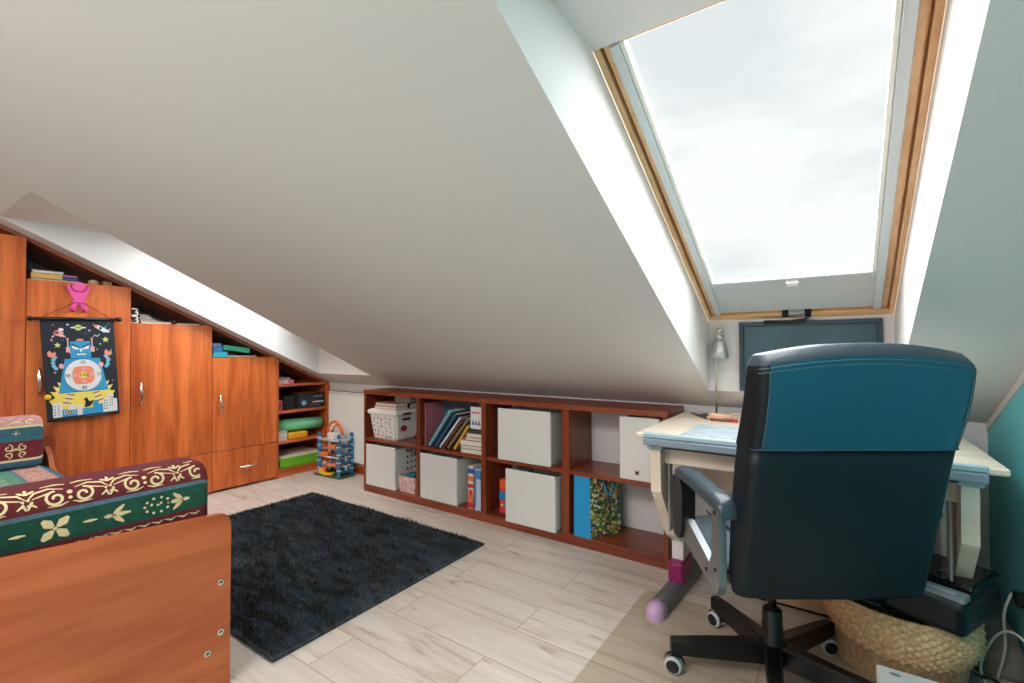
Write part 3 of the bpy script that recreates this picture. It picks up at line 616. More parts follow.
bin_('glossy white box below the leaning books', -2.416, -2.075, BF + .004, ZL, .368)
bin_('white box in the upper cube right of the books', -1.735, -1.36, BF + .002, ZU, .728)
bin_('white box in the lower cube beside the blue gift bag', -1.655, -1.312, BF - .03, ZL, .372, depth=.29)
bin_('white box with a small catch behind the desk corner', -.945, -.735, BF + .01, ZU, .738, depth=.22, hole=True)
# small basket in the lower-left cube
t = thing('small_basket', (-2.56, 2.42, ZL), 'small pale pink basket beside the lower left white box', 'basket')
q = MB(); pg_ = mat('pink_grey_print', (214, 178, 172), .7, var=.3, vscale=40); c0 = [(-2.655, 2.36), (-2.475, 2.36), (-2.475, 2.50), (-2.655, 2.50)]
def ring_(k, z): return [(-2.565 + (x + 2.565) * k, 2.43 + (y - 2.43) * k, z) for x, y in c0]
q.grid([ring_(.86, ZL + .001), ring_(.98, ZL + .11), ring_(1.0, ZL + .118), ring_(.95, ZL + .118), ring_(.80, ZL + .01)], pg_, False, caps=True, wrap=True); bsk = fin('body', q, None, t)
q = MB(); q.box((-2.60, 2.39, ZL + .012), (-2.52, 2.46, ZL + .135), col((30, 110, 132)), .01); tag(fin('cloth', q), 'teal cloth poking out of the small pink basket', 'cloth')
# lidded tub with stickers
t = thing('lidded_tub', (-2.72, 2.47, ZU), 'white lidded tub with coloured stickers in the upper left cube', 'tub')
x0, x1, y0, y1 = -2.985, -2.668, 2.352, 2.615
q = MB(); q.grid([[(x0 + e, y0 + e, z), (x1 - e, y0 + e, z), (x1 - e, y1 - e, z), (x0 + e, y1 - e, z)] for z, e in ((ZU, .035), (ZU + .01, .028), (ZU + .18, .008), (ZU + .188, .006))], enamel, False, caps=True, wrap=True)
bmesh.ops.bevel(q.b, geom=[e for e in q.b.edges if abs(e.verts[0].co.z - e.verts[1].co.z) > .005], offset=.014, segments=3, affect='EDGES'); tubq = q
q = MB(); q.box((x0 - .006, y0 - .004, ZU + .186), (x1 + .006, y1, ZU + .222), enamel, .012); q.box((x0 + .02, y0 + .02, ZU + .222), (x1 - .02, y1 - .02, ZU + .228), enamel, .003); fin('lid', q, None, t)
q = tubq; rnd = random.Random(3); pal = [(206, 60, 60), (60, 150, 90), (230, 180, 50), (60, 120, 180), (150, 80, 160), (230, 120, 60)]
for i in range(5):
    for j in range(5):
        a = -2.925 + i * .044 + rnd.uniform(-.008, .008); zz = ZU + .03 + j * .032 + rnd.uniform(-.006, .006); yy = y0 + .0285 - (zz - ZU) * .105 - .0035
        r = rnd.uniform(.009, .014); ph = rnd.uniform(0, 6); q.flat([(a + (r if k % 2 == 0 else r * .5) * math.cos(ph + k * PI / 3), zz + (r if k % 2 == 0 else r * .5) * math.sin(ph + k * PI / 3)) for k in range(6)], col(rnd.choice(pal)), lambda x, z_, yy=yy: (x, yy, z_))
fin('tub', q, None, t, False)
q = MB(); q.box((x1 + .0025 - .012, 2.42, ZU + .15), (x1 - .004, 2.50, ZU + .165), dark, .002); q.prism(circle(2.44, ZU + .09, .03, .022, 12), x1 - .014, x1 - .008, 'x', col((176, 30, 60))); q.box((x1 + .002, 2.42, ZU + .19), (x1 + .0065, 2.50, ZU + .205), dark, 0); fin('handle_slot', q, None, t)
z = ZU + .229
book('wide pink binder lying on the white tub', (-2.945, 2.38, z), (-2.70, 2.50, z + .022), col((190, 128, 122)), 'y+', 'binders on the white tub')
book('second pink binder on top of the wide one', (-2.94, 2.385, z + .023), (-2.705, 2.50, z + .045), col((202, 142, 134)), 'y+', 'binders on the white tub')
book('black bound folder lying behind the pink binders', (-2.90, 2.505, z), (-2.685, 2.61, z + .04), col((26, 24, 26)), 'y-', 'binders on the white tub')
boxthing('carton', 'white low carton on top of the black folder', 'box', (-2.86, 2.51, z + .042), (-2.69, 2.60, z + .085), col((214, 206, 200)))
# leaning books
lean = [(428, 449, 412, .026, (112, 168, 182), 'light teal book leaning leftmost in the bookcase row'), (434.5, 455, 415, .022, (52, 90, 120), 'dark blue book leaning second from the left'), (439, 459, 419, .02, (206, 214, 216), 'pale grey book leaning third from the left'),
        (442.5, 463, 419, .018, (120, 60, 60), 'dark red book leaning in the middle of the row'), (446.5, 467, 420, .026, (128, 104, 84), 'thick brown book leaning against the yellow one'), (453, 467, 427, .022, (214, 164, 62), 'yellow book leaning against the flat stack')]
for k, (ub, ut, vt, th, c, lb) in enumerate(lean):
    yf = BF + .03; P0 = pY(ub, 446, yf); P0.z = ZU + .002; P1 = pY(ut, vt, yf); d = P1 - P0; ang = math.atan2(d.x, d.z); H_ = min(d.length, .33)
    T = Matrix.Translation(P0) @ Matrix.Rotation(ang, 4, 'Y')
    T = Matrix.Translation((0, 0, th * math.sin(ang) + .0)) @ T
    book(lb, (0, 0, 0), (th, .17, H_), col(c), 'y-', 'leaning books in the bookcase', R=T)
sx0, sx1 = -2.06, -1.872
for k, (h0, h1, a, c, lb) in enumerate([(0, .026, -.0, (206, 196, 180), 'bottom pale book of the flat stack in the bookcase'), (.027, .05, -.0, (120, 140, 136), 'grey green edged book second from the bottom of the flat stack'), (.051, .084, -.005, (222, 190, 170), 'thick cream pink book in the middle of the flat stack'),
      (.085, .106, .05, (226, 212, 196), 'small cream book above the thick one in the flat stack'), (.107, .132, .05, (196, 164, 154), 'rose brown book near the top of the flat stack'), (.133, .16, .075, (60, 62, 66), 'black small book topping the flat stack')]):
    book(lb, (sx0 + a, BF + .02, ZU + h0), (sx1, BF + .20, ZU + h1), col(c), 'y-' if k in (3, 5) else 'y+', 'flat stack of books in the bookcase')
t = boxthing('card_game_box', 'small white box with blue and red marks on the book stack', 'box', (-1.972, BF + .02, ZU + .163), (-1.876, BF + .05, ZU + .305), col((222, 222, 218)))
q = MB(); P = lambda x, y: (-1.924 + x, BF + .0192, ZU + .235 + y)
for dx, c in ((-.025, (40, 110, 180)), (0, (50, 130, 200)), (.025, (200, 60, 70))): q.flat([(dx - .012, -.045), (dx + .012, -.045), (dx, -.01)], col(c), P)
q.flat([(-.035, .03), (.035, .03), (.035, .038), (-.035, .038)], col((200, 80, 90)), P); fin('print', q, None, t, False)
book('pink upright folder at the left of the leaning books', (-2.40, BF + .03, ZU), (-2.385, BF + .25, ZU + .30), col((184, 112, 122)), 'y-', 'upright folders behind the leaning books')
book('blue grey upright folder behind the leaning books', (-2.38, BF + .2, ZU), (-2.10, BF + .22, ZU + .31), col((78, 98, 112)), 'y-', 'upright folders behind the leaning books')
book('dark upright folder behind the flat stack', (-2.09, BF + .21, ZU), (-1.88, BF + .235, ZU + .26), col((40, 42, 50)), 'y-', 'upright folders behind the leaning books')
# books standing in second lower cube
t = book('red and white lettered book standing right of the white box', (-1.995, BF + .02, ZL), (-1.945, BF + .22, ZL + .275), col((222, 214, 206)), 'y-', 'standing books in the lower cube')
q = MB()
for a, b_, c in ((.0, .045, (206, 48, 44)), (.045, .09, (220, 110, 70)), (.13, .16, (206, 48, 44)), (.175, .21, (226, 130, 60)), (.225, .26, (60, 90, 160))): q.box((-1.993, BF + .0188, ZL + a + .004), (-1.947, BF + .0198, ZL + b_), col(c), 0)
q.prism(circle(-1.970, ZL + .105, .018, None, 14), BF + .0184, BF + .0196, 'y', col((206, 48, 44))); fin('spine_print', q, None, t)
t = book('blue and white book standing at the divider', (-1.938, BF + .02, ZL), (-1.885, BF + .23, ZL + .262), col((186, 202, 222)), 'y-', 'standing books in the lower cube')
q = MB(); q.box((-1.936, BF + .0188, ZL + .2), (-1.887, BF + .0198, ZL + .255), col((70, 130, 190)), 0); q.box((-1.936, BF + .0188, ZL + .02), (-1.925, BF + .0198, ZL + .2), col((70, 130, 190)), 0); fin('spine_print', q, None, t)
# colourful box
t = boxthing('toy_box', 'orange, blue and pink patterned box in the shadowed lower cube', 'box', (-1.775, BF + .07, ZL), (-1.66, BF + .2, ZL + .15), col((214, 66, 90)))
q = MB(); q.box((-1.776, BF + .069, ZL + .15), (-1.659, BF + .201, ZL + .21), col((240, 96, 40)), .004); q.box((-1.776, BF + .0685, ZL + .085), (-1.659, BF + .0705, ZL + .135), col((40, 130, 190)), 0)
for k in range(4): q.lathe([(.01, 0), (.01, .002)], (-1.755 + k * .027, BF + .069, ZL + .05), col([(240, 220, 90), (60, 160, 200), (240, 140, 180), (250, 250, 240)][k]), 10, Vector((0, -1, 0)))
fin('wrap', q, None, t)
# gift bag
t = thing('gift_bag', (-1.10, 2.45, ZL), 'bright blue gift bag with a floral side in the bookcase', 'bag')
x0, x1, y0, y1, z1 = -1.215, -1.112, BF + .006, BF + .19, ZL + .335
bb = col((22, 150, 206), .4)
def floral():
    M = bpy.data.materials.new('floral_print'); M.use_nodes = True; n = M.node_tree; b = n.nodes['Principled BSDF']
    t_ = n.nodes.new('ShaderNodeTexCoord'); v = n.nodes.new('ShaderNodeTexVoronoi'); v.inputs['Scale'].default_value = 75; r = n.nodes.new('ShaderNodeValToRGB'); r.color_ramp.interpolation = 'CONSTANT'
    s = n.nodes.new('ShaderNodeSeparateColor'); cs = [(0, (52, 66, 50)), (.22, (150, 160, 60)), (.38, (60, 110, 90)), (.5, (206, 200, 120)), (.62, (60, 70, 120)), (.72, (186, 120, 70)), (.82, (90, 130, 60)), (.93, (220, 220, 200))]
    r.color_ramp.elements[0].color = lin(cs[0][1]); r.color_ramp.elements[1].position = cs[1][0]; r.color_ramp.elements[1].color = lin(cs[1][1])
    for p, c in cs[2:]: e = r.color_ramp.elements.new(p); e.color = lin(c)
    n.links.new(t_.outputs['Object'], v.inputs['Vector']); n.links.new(v.outputs['Color'], s.inputs[0]); n.links.new(s.outputs[0], r.inputs[0]); n.links.new(r.outputs[0], b.inputs['Base Color']); b.inputs['Roughness'].default_value = .35; return M
fl = floral()
q = MB(); q.add([(x0, y0, ZL), (x1, y0 - .002, ZL), (x1 - .01, y0 + .012, z1), (x0, y0 + .006, z1), (x0, y1, ZL), (x1 + .10, y1, ZL), (x1 + .09, y1, z1), (x0, y1, z1)],
     [(0, 1, 2, 3)], bb); q.add([(x1, y0 - .002, ZL), (x1 + .10, y1, ZL), (x1 + .09, y1, z1 - .0), (x1 - .01, y0 + .012, z1)], [(0, 1, 2, 3)], fl)
q.add([(x0, y0, ZL), (x0, y1, ZL), (x0, y1, z1), (x0, y0 + .006, z1)], [(0, 1, 2, 3)], fl); q.add([(x0, y1, ZL), (x1 + .10, y1, ZL), (x1 + .09, y1, z1), (x0, y1, z1)], [(0, 1, 2, 3)], bb); q.add([(x0, y0, ZL + .001), (x1, y0 - .002, ZL + .001), (x1 + .10, y1, ZL + .001), (x0, y1, ZL + .001)], [(0, 1, 2, 3)], bb)
fin('bag', q, None, t)
q = MB(); A = Vector((x1 + .03, y0 + .075, z1 - .01)); B_ = Vector((x1 + .075, y0 + .15, z1 - .01)); n = 10
q.tube([A.lerp(B_, k / n) + Vector((.012, -.01, -.10 * math.sin(PI * k / n))) for k in range(n + 1)], .005, bb, 6); fin('handle', q, None, t)

# ------------------------------------------------------------------ desk
DX0, DX1, DY0, DY1, DZ = -.664, .386, 1.822, 2.58, .76
t = thing('desk', ((DX0 + DX1) / 2, 2.2, 0), 'pale beech height adjustable desk under the skylight', 'desk')
q = MB(); q.box((DX0, DY0, DZ - .022), (DX1, DY1, DZ), beech, .005); fin('desktop', q, None, t)
q = MB(); q.box((DX0 + .035, DY0 - .012, DZ - .016), (DX1 - .045, DY0 + .004, DZ + .004), cyan_grey, .004); q.box((DX0 + .035, DY0 - .016, DZ - .045), (DX1 - .045, DY0 + .014, DZ - .017), mat('grey_blue_rail', (126, 142, 154), .4), .004); fin('front_rail', q, None, t)
q = MB(); q.box((DX0 + .075, 1.93, .625), (DX1 - .075, 1.952, .695), beech, .003); fin('crossbar', q, None, t)
q = MB(); q.box((DX0 + .10, 1.85, .70), (DX1 - .10, 2.45, .737), dark, .004); fin('mechanism', q, None, t)
q = MB(); q.box((DX0 + .10, 2.44, .40), (DX1 - .10, 2.46, .66), beech, .003); fin('back_panel', q, None, t)
for x in (-.60, .312):
    s_ = -1 if x < 0 else 1
    q = MB(); q.prism([(1.865, .715), (1.875, .52), (2.06, .29), (2.16, .23), (2.26, .23), (2.26, .30), (2.12, .36), (2.02, .50), (2.03, .70)], x - .020, x + .020, 'x', beech); l = fin('leg', q, None, t)
    q = MB(); q.box((x - .034, 1.86, .69), (x + .03, 1.92, .722), cyan_grey, .004); q.box((x - .034 * s_ - .004, 1.93, .35), (x - .034 * s_ + .004, 1.975, .70), silver, .003); fin('bracket', q, None, l)
    q = MB(); q.box((x - .026, 2.17, .12), (x + .026, 2.27, .70), plastic_w, .006); fin('column', q, None, t)
    q = MB(); q.box((x - .034, 2.13, .05), (x + .034, 2.30, .145), col((140, 24, 90), .4), .014); fin('foot_collar', q, None, t)
    q = MB(); n = 14
    prof = [(-.036, .0), (-.036, .03), (-.028, .052), (0, .062), (.028, .052), (.036, .03), (.036, 0)]
    yy = [1.915, 1.93, 2.0, 2.13, 2.40, 2.56]; sc = [.6, .95, 1, 1.05, 1.05, .9]
    q.grid([[(x + .018 * s_ + a * c_ + (1.9 - y) * .06 * s_, y, b_ * (c_ if i < 2 else 1)) for a, b_ in prof] for i, (y, c_) in enumerate(zip(yy, sc))], silver if False else mat('foot_grey', (112, 116, 122), .35, .3), caps=True); ft = fin('foot', q, None, t)
    q = MB(); q.grid([[(x + .018 * s_ + a * c_ + (1.9 - y) * .06 * s_, y, b_ * k_) for a, b_ in prof] for y, c_, k_ in ((1.872, .25, .4), (1.88, .7, .8), (1.90, .98, 1), (1.945, 1.05, 1.06))], col((196, 160, 200), .3), caps=True); fin('end_cap', q, None, ft)
# sheet on desk
a = pZ(700, 439, DZ + .002); b_ = pZ(724, 421, DZ + .002)
q = MB(); q.box((-.50, 1.86, DZ + .0005), (-.02, 2.16, DZ + .0025), mat('map_print', (176, 192, 200), .4, var=.22, vscale=14), 0); tag(fin('desk_pad', q), 'pale blue printed sheet lying on the left of the desk', 'sheet')
# lamp
lx, ly = -.480, 2.425; z = DZ
t = thing('desk_lamp', (lx, ly, z), 'small silver desk lamp with a bell shade standing on the desk', 'lamp')
q = MB(); q.lathe([(.042, 0), (.042, .008), (.030, .014), (.008, .018)], (lx, ly, z + .0), mat('bronze_base', (96, 84, 66), .35, .8), 24); fin('base', q, None, t)
q = MB(); q.tube([(lx, ly, z + .015), (lx + .002, ly, z + .34), (lx + .012, ly - .005, z + .395), (lx + .03, ly - .01, z + .41)], .0042, chrome, 10); fin('stem', q, None, t)
q = MB(); q.lathe([(.044, 0), (.040, .03), (.028, .072), (.020, .088), (.018, .088), (.026, .070), (.037, .03), (.041, .002)], (lx + .018, ly - .012, z + .288), mat('brushed_lamp_metal', (204, 206, 206), .3, .7), 24); fin('lamp_shade', q, None, t)
q = MB(); q.lathe([(.019, 0), (.019, .02), (.008, .024), (.006, .034), (.012, .038), (.013, .046), (.006, .052)], (lx + .018, ly - .012, z + .376), chrome, 16); fin('cap', q, None, t)
q = MB(); rnd = random.Random(5)
for k in range(3):
    q.tube([(lx + .03 + .055 * math.cos(a * 1.0) * (1 - .1 * k) + .01 * rnd.random(), ly - .10 + .032 * math.sin(a), DZ + .008 + .006 * k + .006 * rnd.random()) for a in [i * .5 for i in range(13)]], .006, col((226, 178, 150), .8), 6)
q.tube([(lx + .05, ly - .06, DZ + .02), (lx + .10, ly - .05, DZ + .03), (lx + .16, ly - .07, DZ + .004)], .003, col((226, 196, 180), .8), 6)
tag(fin('string_bundle', q), 'tangled pale pink string at the foot of the lamp', 'string')
q = MB(); q.tube([(lx - .11, ly - .04, DZ + .018), (lx - .07, ly - .065, DZ + .012), (lx - .03, ly - .085, DZ + .014), (lx + .0, ly - .09, DZ + .012)], [.003, .006, .014, .012], mat('dark_grey_plastic', (58, 60, 62), .5), 8); tag(fin('glue_gun', q), 'dark grey tool with a thin curved end lying left of the lamp', 'tool')
q = MB(); q.tube([(lx - .0, ly - .135, DZ + .008), (lx + .09, ly - .13, DZ + .008)], .007, col((120, 74, 52)), 8); q.tube([(lx + .09, ly - .13, DZ + .008), (lx + .115, ly - .128, DZ + .008)], .0075, col((190, 40, 50)), 8); tag(fin('brush', q), 'short brown stick with a red tip in front of the string', 'tool')
q = MB(); n = 12
q.tube([(DX1 - .20 + .15 * k / n, 2.56 + .02 * math.sin(k * .3), DZ + .004 + .035 * math.sin(PI * k / n)) for k in range(n + 1)] + [(DX1 - .03, 2.5, DZ + .004)], .004, dark, 6); tag(fin('cable', q), 'black cable arching over the back right corner of the desk', 'cable')
# dark board under the window
t = thing('pin_board', (-.112, YO - .02, ce(YO) + .003), 'dark teal framed board under the skylight behind the chair', 'board')
x0, x1, z0, z1 = -.378, .156, ce(YO) + .006, 1.214
q = MB(); q.box((x0 + .018, YO - .012, z0 + .018), (x1 - .018, YO - .004, z1 - .018), mat('slate_green', (56, 88, 98), .45, var=.2, vscale=6), 0); fin('surface', q, None, t)
q = MB(); fm = mat('dark_blue_frame', (34, 58, 72), .4)
for a, b_ in (((x0, z0), (x1, z0 + .02)), ((x0, z1 - .02), (x1, z1)), ((x0, z0 + .02), (x0 + .02, z1 - .02)), ((x1 - .02, z0 + .02), (x1, z1 - .02))): q.box((a[0], YO - .022, a[1]), (b_[0], YO - .002, b_[1]), fm)
fin('frame', q, None, t)
# pedestal below desk
t = thing('wooden_crate', (.0, 2.37, 0), 'pale wooden box with a dark open top under the desk', 'crate')
q = MB(); x0, x1, y0, y1, z1 = -.335, .235, 2.30, 2.43, .55
for a, b_ in (((x0, y0, 0), (x1, y0 + .014, z1)), ((x0, y1 - .014, 0), (x1, y1, z1)), ((x0, y0 + .014, 0), (x0 + .014, y1 - .014, z1)), ((x1 - .014, y0 + .014, 0), (x1, y1 - .014, z1)), ((x0, y0, 0), (x1, y1, .012))): q.box(a, b_, wood('birch_ply', (196, 160, 126), (214, 182, 148), 'z'))
fin('box', q, None, t)
q = MB(); q.box((x0 + .015, y0 + .015, z1 - .09), (x1 - .015, y1 - .015, z1 - .03), col((34, 26, 24)), .01); tag(fin('folded_cloth', q), 'dark cloth filling the wooden box under the desk', 'cloth')

# ------------------------------------------------------------------ rug
ra, rb, rc, rd = -3.27, -1.628, .885, 2.075
rugm = mat('charcoal_pile', (36, 47, 56), .95, var=.97, vscale=6, vmap=(1.2, 3.4, 1))
rugr = [n_ for n_ in rugm.node_tree.nodes if n_.type == 'VALTORGB'][0]; rugr.color_ramp.elements[0].position = .38; rugr.color_ramp.elements[1].position = .62
rugm.node_tree.nodes['Principled BSDF'].inputs['Sheen Weight'].default_value = .25
q = MB(); rnd = random.Random(2)
q.box((ra, rc, .0008), (rb, rd, .012), rugm, 0)
from mathutils import noise as mn
vs, fs = [], []
NB = 62000
for k in range(NB):
    x = rnd.uniform(ra + .004, rb - .004); y = rnd.uniform(rc + .004, rd - .004)
    n1 = mn.noise(Vector((x * 5, y * 9, 0))); n2 = mn.noise(Vector((x * 3 + 9, y * 4, 3)))
    h = .012 + .007 * (n1 + .5) + rnd.uniform(0, .005); lx_, ly_ = .010 * n2 + rnd.uniform(-.008, .008), .012 * n1 + rnd.uniform(-.008, .008)
    a = rnd.uniform(0, PI); wx, wy = .0022 * math.cos(a), .0022 * math.sin(a); b0 = len(vs)
    vs += [(x - wx, y - wy, .010), (x + wx, y + wy, .010), (x + lx_, y + ly_, .010 + h)]; fs.append((b0, b0 + 1, b0 + 2))
q.add(vs, fs, rugm)
for k in range(1500):   # fringe of the two short hems
    x = rnd.uniform(ra, rb); y, s_ = (rc, -1)
    q.add([(x - .002, y, .01), (x + .002, y, .01), (x + rnd.uniform(-.01, .01), y + s_ * rnd.uniform(.003, .014), .004)], [(0, 1, 2)], rugm)
tag(fin('rug', q, recalc=False), 'dark charcoal shaggy rug on the pale wood floor', 'rug')

# ------------------------------------------------------------------ chair mat
M = bpy.data.materials.new('clear_mat_vinyl'); M.use_nodes = True; n = M.node_tree; n.nodes.clear()
oo = n.nodes.new('ShaderNodeOutputMaterial'); mx = n.nodes.new('ShaderNodeMixShader'); tr = n.nodes.new('ShaderNodeBsdfTransparent'); gl = n.nodes.new('ShaderNodeBsdfGlossy')
tr.inputs[0].default_value = (.955, .94, .905, 1); gl.inputs['Roughness'].default_value = .25; mx.inputs[0].default_value = .05
n.links.new(tr.outputs[0], mx.inputs[1]); n.links.new(gl.outputs[0], mx.inputs[2]); n.links.new(mx.outputs[0], oo.inputs[0])
def rr(x0, x1, y0, y1, r, n=6):
    out = []
    for cx_, cy_, a0 in ((x1 - r, y1 - r, 0), (x0 + r, y1 - r, PI / 2), (x0 + r, y0 + r, PI), (x1 - r, y0 + r, 1.5 * PI)):
        out += [(cx_ + r * math.cos(a0 + PI / 2 * k / n), cy_ + r * math.sin(a0 + PI / 2 * k / n)) for k in range(n + 1)]
    return out
q = MB(); q.prism(rr(-.725, .46, .95, 2.11, .05), .0006, .0022, 'z', M); tag(fin('chair_mat', q), 'clear plastic floor mat under the office chair', 'mat')

# ------------------------------------------------------------------ office chair
CR = .60; cpos = Vector((-.185, 1.765, 0)); T = Matrix.Translation(cpos) @ Matrix.Rotation(CR, 4, 'Z')
t = thing('office_chair', cpos, 'high backed dark leather office chair on a black star base', 'chair', CR)
# star base
hub = MB(T); hub.lathe([(.040, .07), (.044, .09), (.042, .13), (.032, .15), (.029, .235), (.025, .24)], (0, 0, 0), blackm, 24); hb = fin('hub', hub, None, t)
q = MB(T); q.lathe([(.014, .235), (.014, .40)], (0, 0, 0), chrome, 16); fin('gas_lift', q, None, t)
FL = .0022
for k in range(5):
    A = math.radians(206 + 72 * k) - CR; d = Vector((math.cos(A), math.sin(A), 0)); s_ = Vector((-d.y, d.x, 0))
    q = MB(T); rows = []
    for r, w_, z0, z1 in ((.02, .026, .068, .134), (.12, .023, .067, .128), (.24, .020, .066, .120), (.322, .018, .068, .113)):
        rows.append([d * r + s_ * w_ + Vector((0, 0, z0)), d * r + s_ * w_ + Vector((0, 0, z1 - .006)), d * r + s_ * (w_ - .006) + Vector((0, 0, z1)), d * r - s_ * (w_ - .006) + Vector((0, 0, z1)), d * r - s_ * w_ + Vector((0, 0, z1 - .006)), d * r - s_ * w_ + Vector((0, 0, z0))])
    q.grid(rows, blackm, False, caps=True, wrap=True); lg = fin('leg', q, None, t)
    q = MB(T); c = d * .312; A2 = A + [1.2, .5, 2.3, .9, 1.9][k]; e = Vector((math.cos(A2), math.sin(A2), 0))
    q.tube([c + Vector((0, 0, .055)), c + Vector((0, 0, .085))], .007, dark, 8)
    # fork cover
    f_ = Vector((-e.y, e.x, 0)); hood = [c + f_ * .034 * math.cos(b_) + Vector((0, 0, FL + .028 + .034 * math.sin(b_))) for b_ in [PI * j / 8 for j in range(9)]]
    q.grid([[p + e * .009 for p in hood], [p - e * .009 for p in hood]], dark); q.grid([[p + e * .0095 for p in hood], [p - e * .0095 for p in hood]], dark)
    ca = fin('caster', q, None, lg, True)
    q = MB(T)
    for g_ in (-1, 1):
        q.lathe([(.021, -.008), (.027, -.006), (.028, 0), (.027, .006), (.021, .008)], c + e * .017 * g_ + Vector((0, 0, FL + .028)), col((190, 196, 198), .4), 24, e)
        q.lathe([(.016, -.0102), (.021, -.009), (.021, .009), (.016, .0102)], c + e * .017 * g_ + Vector((0, 0, FL + .028)), dark, 20, e)
    fin('wheel', q, None, lg)
# seat
def cushion(T, x, y, z0, z1, m_, crown=.015, nx=14, ny=14, e=5):
    q = MB(T); rows = []
    def sec(z, k): return [(x * k * math.copysign(abs(math.cos(a)) ** (2 / e), math.cos(a)), (y[0] + y[1]) / 2 + (y[1] - y[0]) / 2 * k * math.copysign(abs(math.sin(a)) ** (2 / e), math.sin(a)), z) for a in [2 * PI * i / 48 for i in range(48)]]
    h = z1 - z0
    for zz, k in ((z0, .88), (z0 + h * .1, .96), (z0 + h * .3, 1), (z0 + h * .7, 1), (z0 + h * .88, .97), (z1, .90), (z1 + crown * .6, .7), (z1 + crown, .35), (z1 + crown, .02)): rows.append(sec(zz, k))
    q.grid(rows, m_, True, caps=True, wrap=True); return q
q = cushion(T, .245, (-.27, .23), .405, .47, mat('lit_seat_leather', (92, 106, 116), .32, bump=.12, bscale=120), .018); st = fin('seat', q, None, t)  # lighter base colour carries the light reflected off the dark seat leather
q = MB(T)
for xx in (-.13, 0, .13): q.tube([(xx, -.2 + .4 * k / 8, .492 - .006 * abs(k - 4) / 4) for k in range(9)], .003, leather, 6)
q.tube([(.243 * math.copysign(abs(math.cos(a)) ** .4, math.cos(a)), -.02 + .248 * math.copysign(abs(math.sin(a)) ** .4, math.sin(a)), .452) for a in [2 * PI * i / 40 for i in range(40)]], .004, leather, 6, closed=True); fin('seam', q, None, st)
q = MB(T); q.box((-.11, -.16, .385), (.11, .14, .408), dark, .006); fin('seat_plate', q, None, t)
# back: stack of rounded sections following a reclined, rolled profile
def back_sections(zs, grow=0, zmax=1.075):
    rows = []
    for z in zs:
        u = (z - .43) / (zmax - .43)
        a = .252 + .010 * u + grow; rear = -.312 - .135 * u ** 1.0 - .012 * math.sin(PI * min(1, max(0, (u - .62) / .38))) - grow
        th = .072 + .022 * math.sin(PI * min(1, u * 1.05)) + .012 * u
        if u > .93: f = (u - .93) / .07; th *= math.sqrt(max(.04, 1 - f * f * .75)); rear += .030 * f * f; a -= .012 * f * f
        if u < .05: th *= .7 + .3 * u / .05
        front = rear + th + grow * 2; rc = min(.022, th * .4); xo = .010 * u; base = []
        base += [(-a + rc + (2 * a - 2 * rc) * i / 16, rear) for i in range(17)]
        def arc(cx_, cy_, a0): return [(cx_ + rc * math.cos(a0 + PI / 2 * i / 5), cy_ + rc * math.sin(a0 + PI / 2 * i / 5)) for i in range(1, 5)]
        base += arc(a - rc, rear + rc, -PI / 2) + [(a, rear + rc + (front - rear - 2 * rc) * i / 3) for i in range(4)] + arc(a - rc, front - rc, 0)
        base += [(a - rc - (2 * a - 2 * rc) * i / 16, front) for i in range(17)] + arc(-a + rc, front - rc, PI / 2) + [(-a, front - rc - (front - rear - 2 * rc) * i / 3) for i in range(4)] + arc(-a + rc, rear + rc, PI)
        sec = []
        for x, y in base:
            c = x / a; bow = .030 * (1 - c * c) * max(0, (u - .55) / .45) ** 1.5
            sec.append((x + xo, y + .014 * c ** 4, z + bow))
        rows.append(sec)
    return rows
q = MB(T); zz = [.43, .436, .45, .48, .55, .62, .70, .78, .838]; q.grid(back_sections(zz), leather, True, caps=True, wrap=True); bk = fin('backrest', q, None, t)
q = MB(T); zz = [.838, .842, .87, .91, .95, .98, 1.0, 1.02, 1.035, 1.048, 1.058, 1.066, 1.072, 1.075]
def mf(i, k):
    return leather2 if (k < 16 and i < 9) else leather3 if i >= 9 else leather
q.grid(back_sections(zz, .002), None, True, mf=mf, caps=True, wrap=True); fin('head_panel', q, None, t)
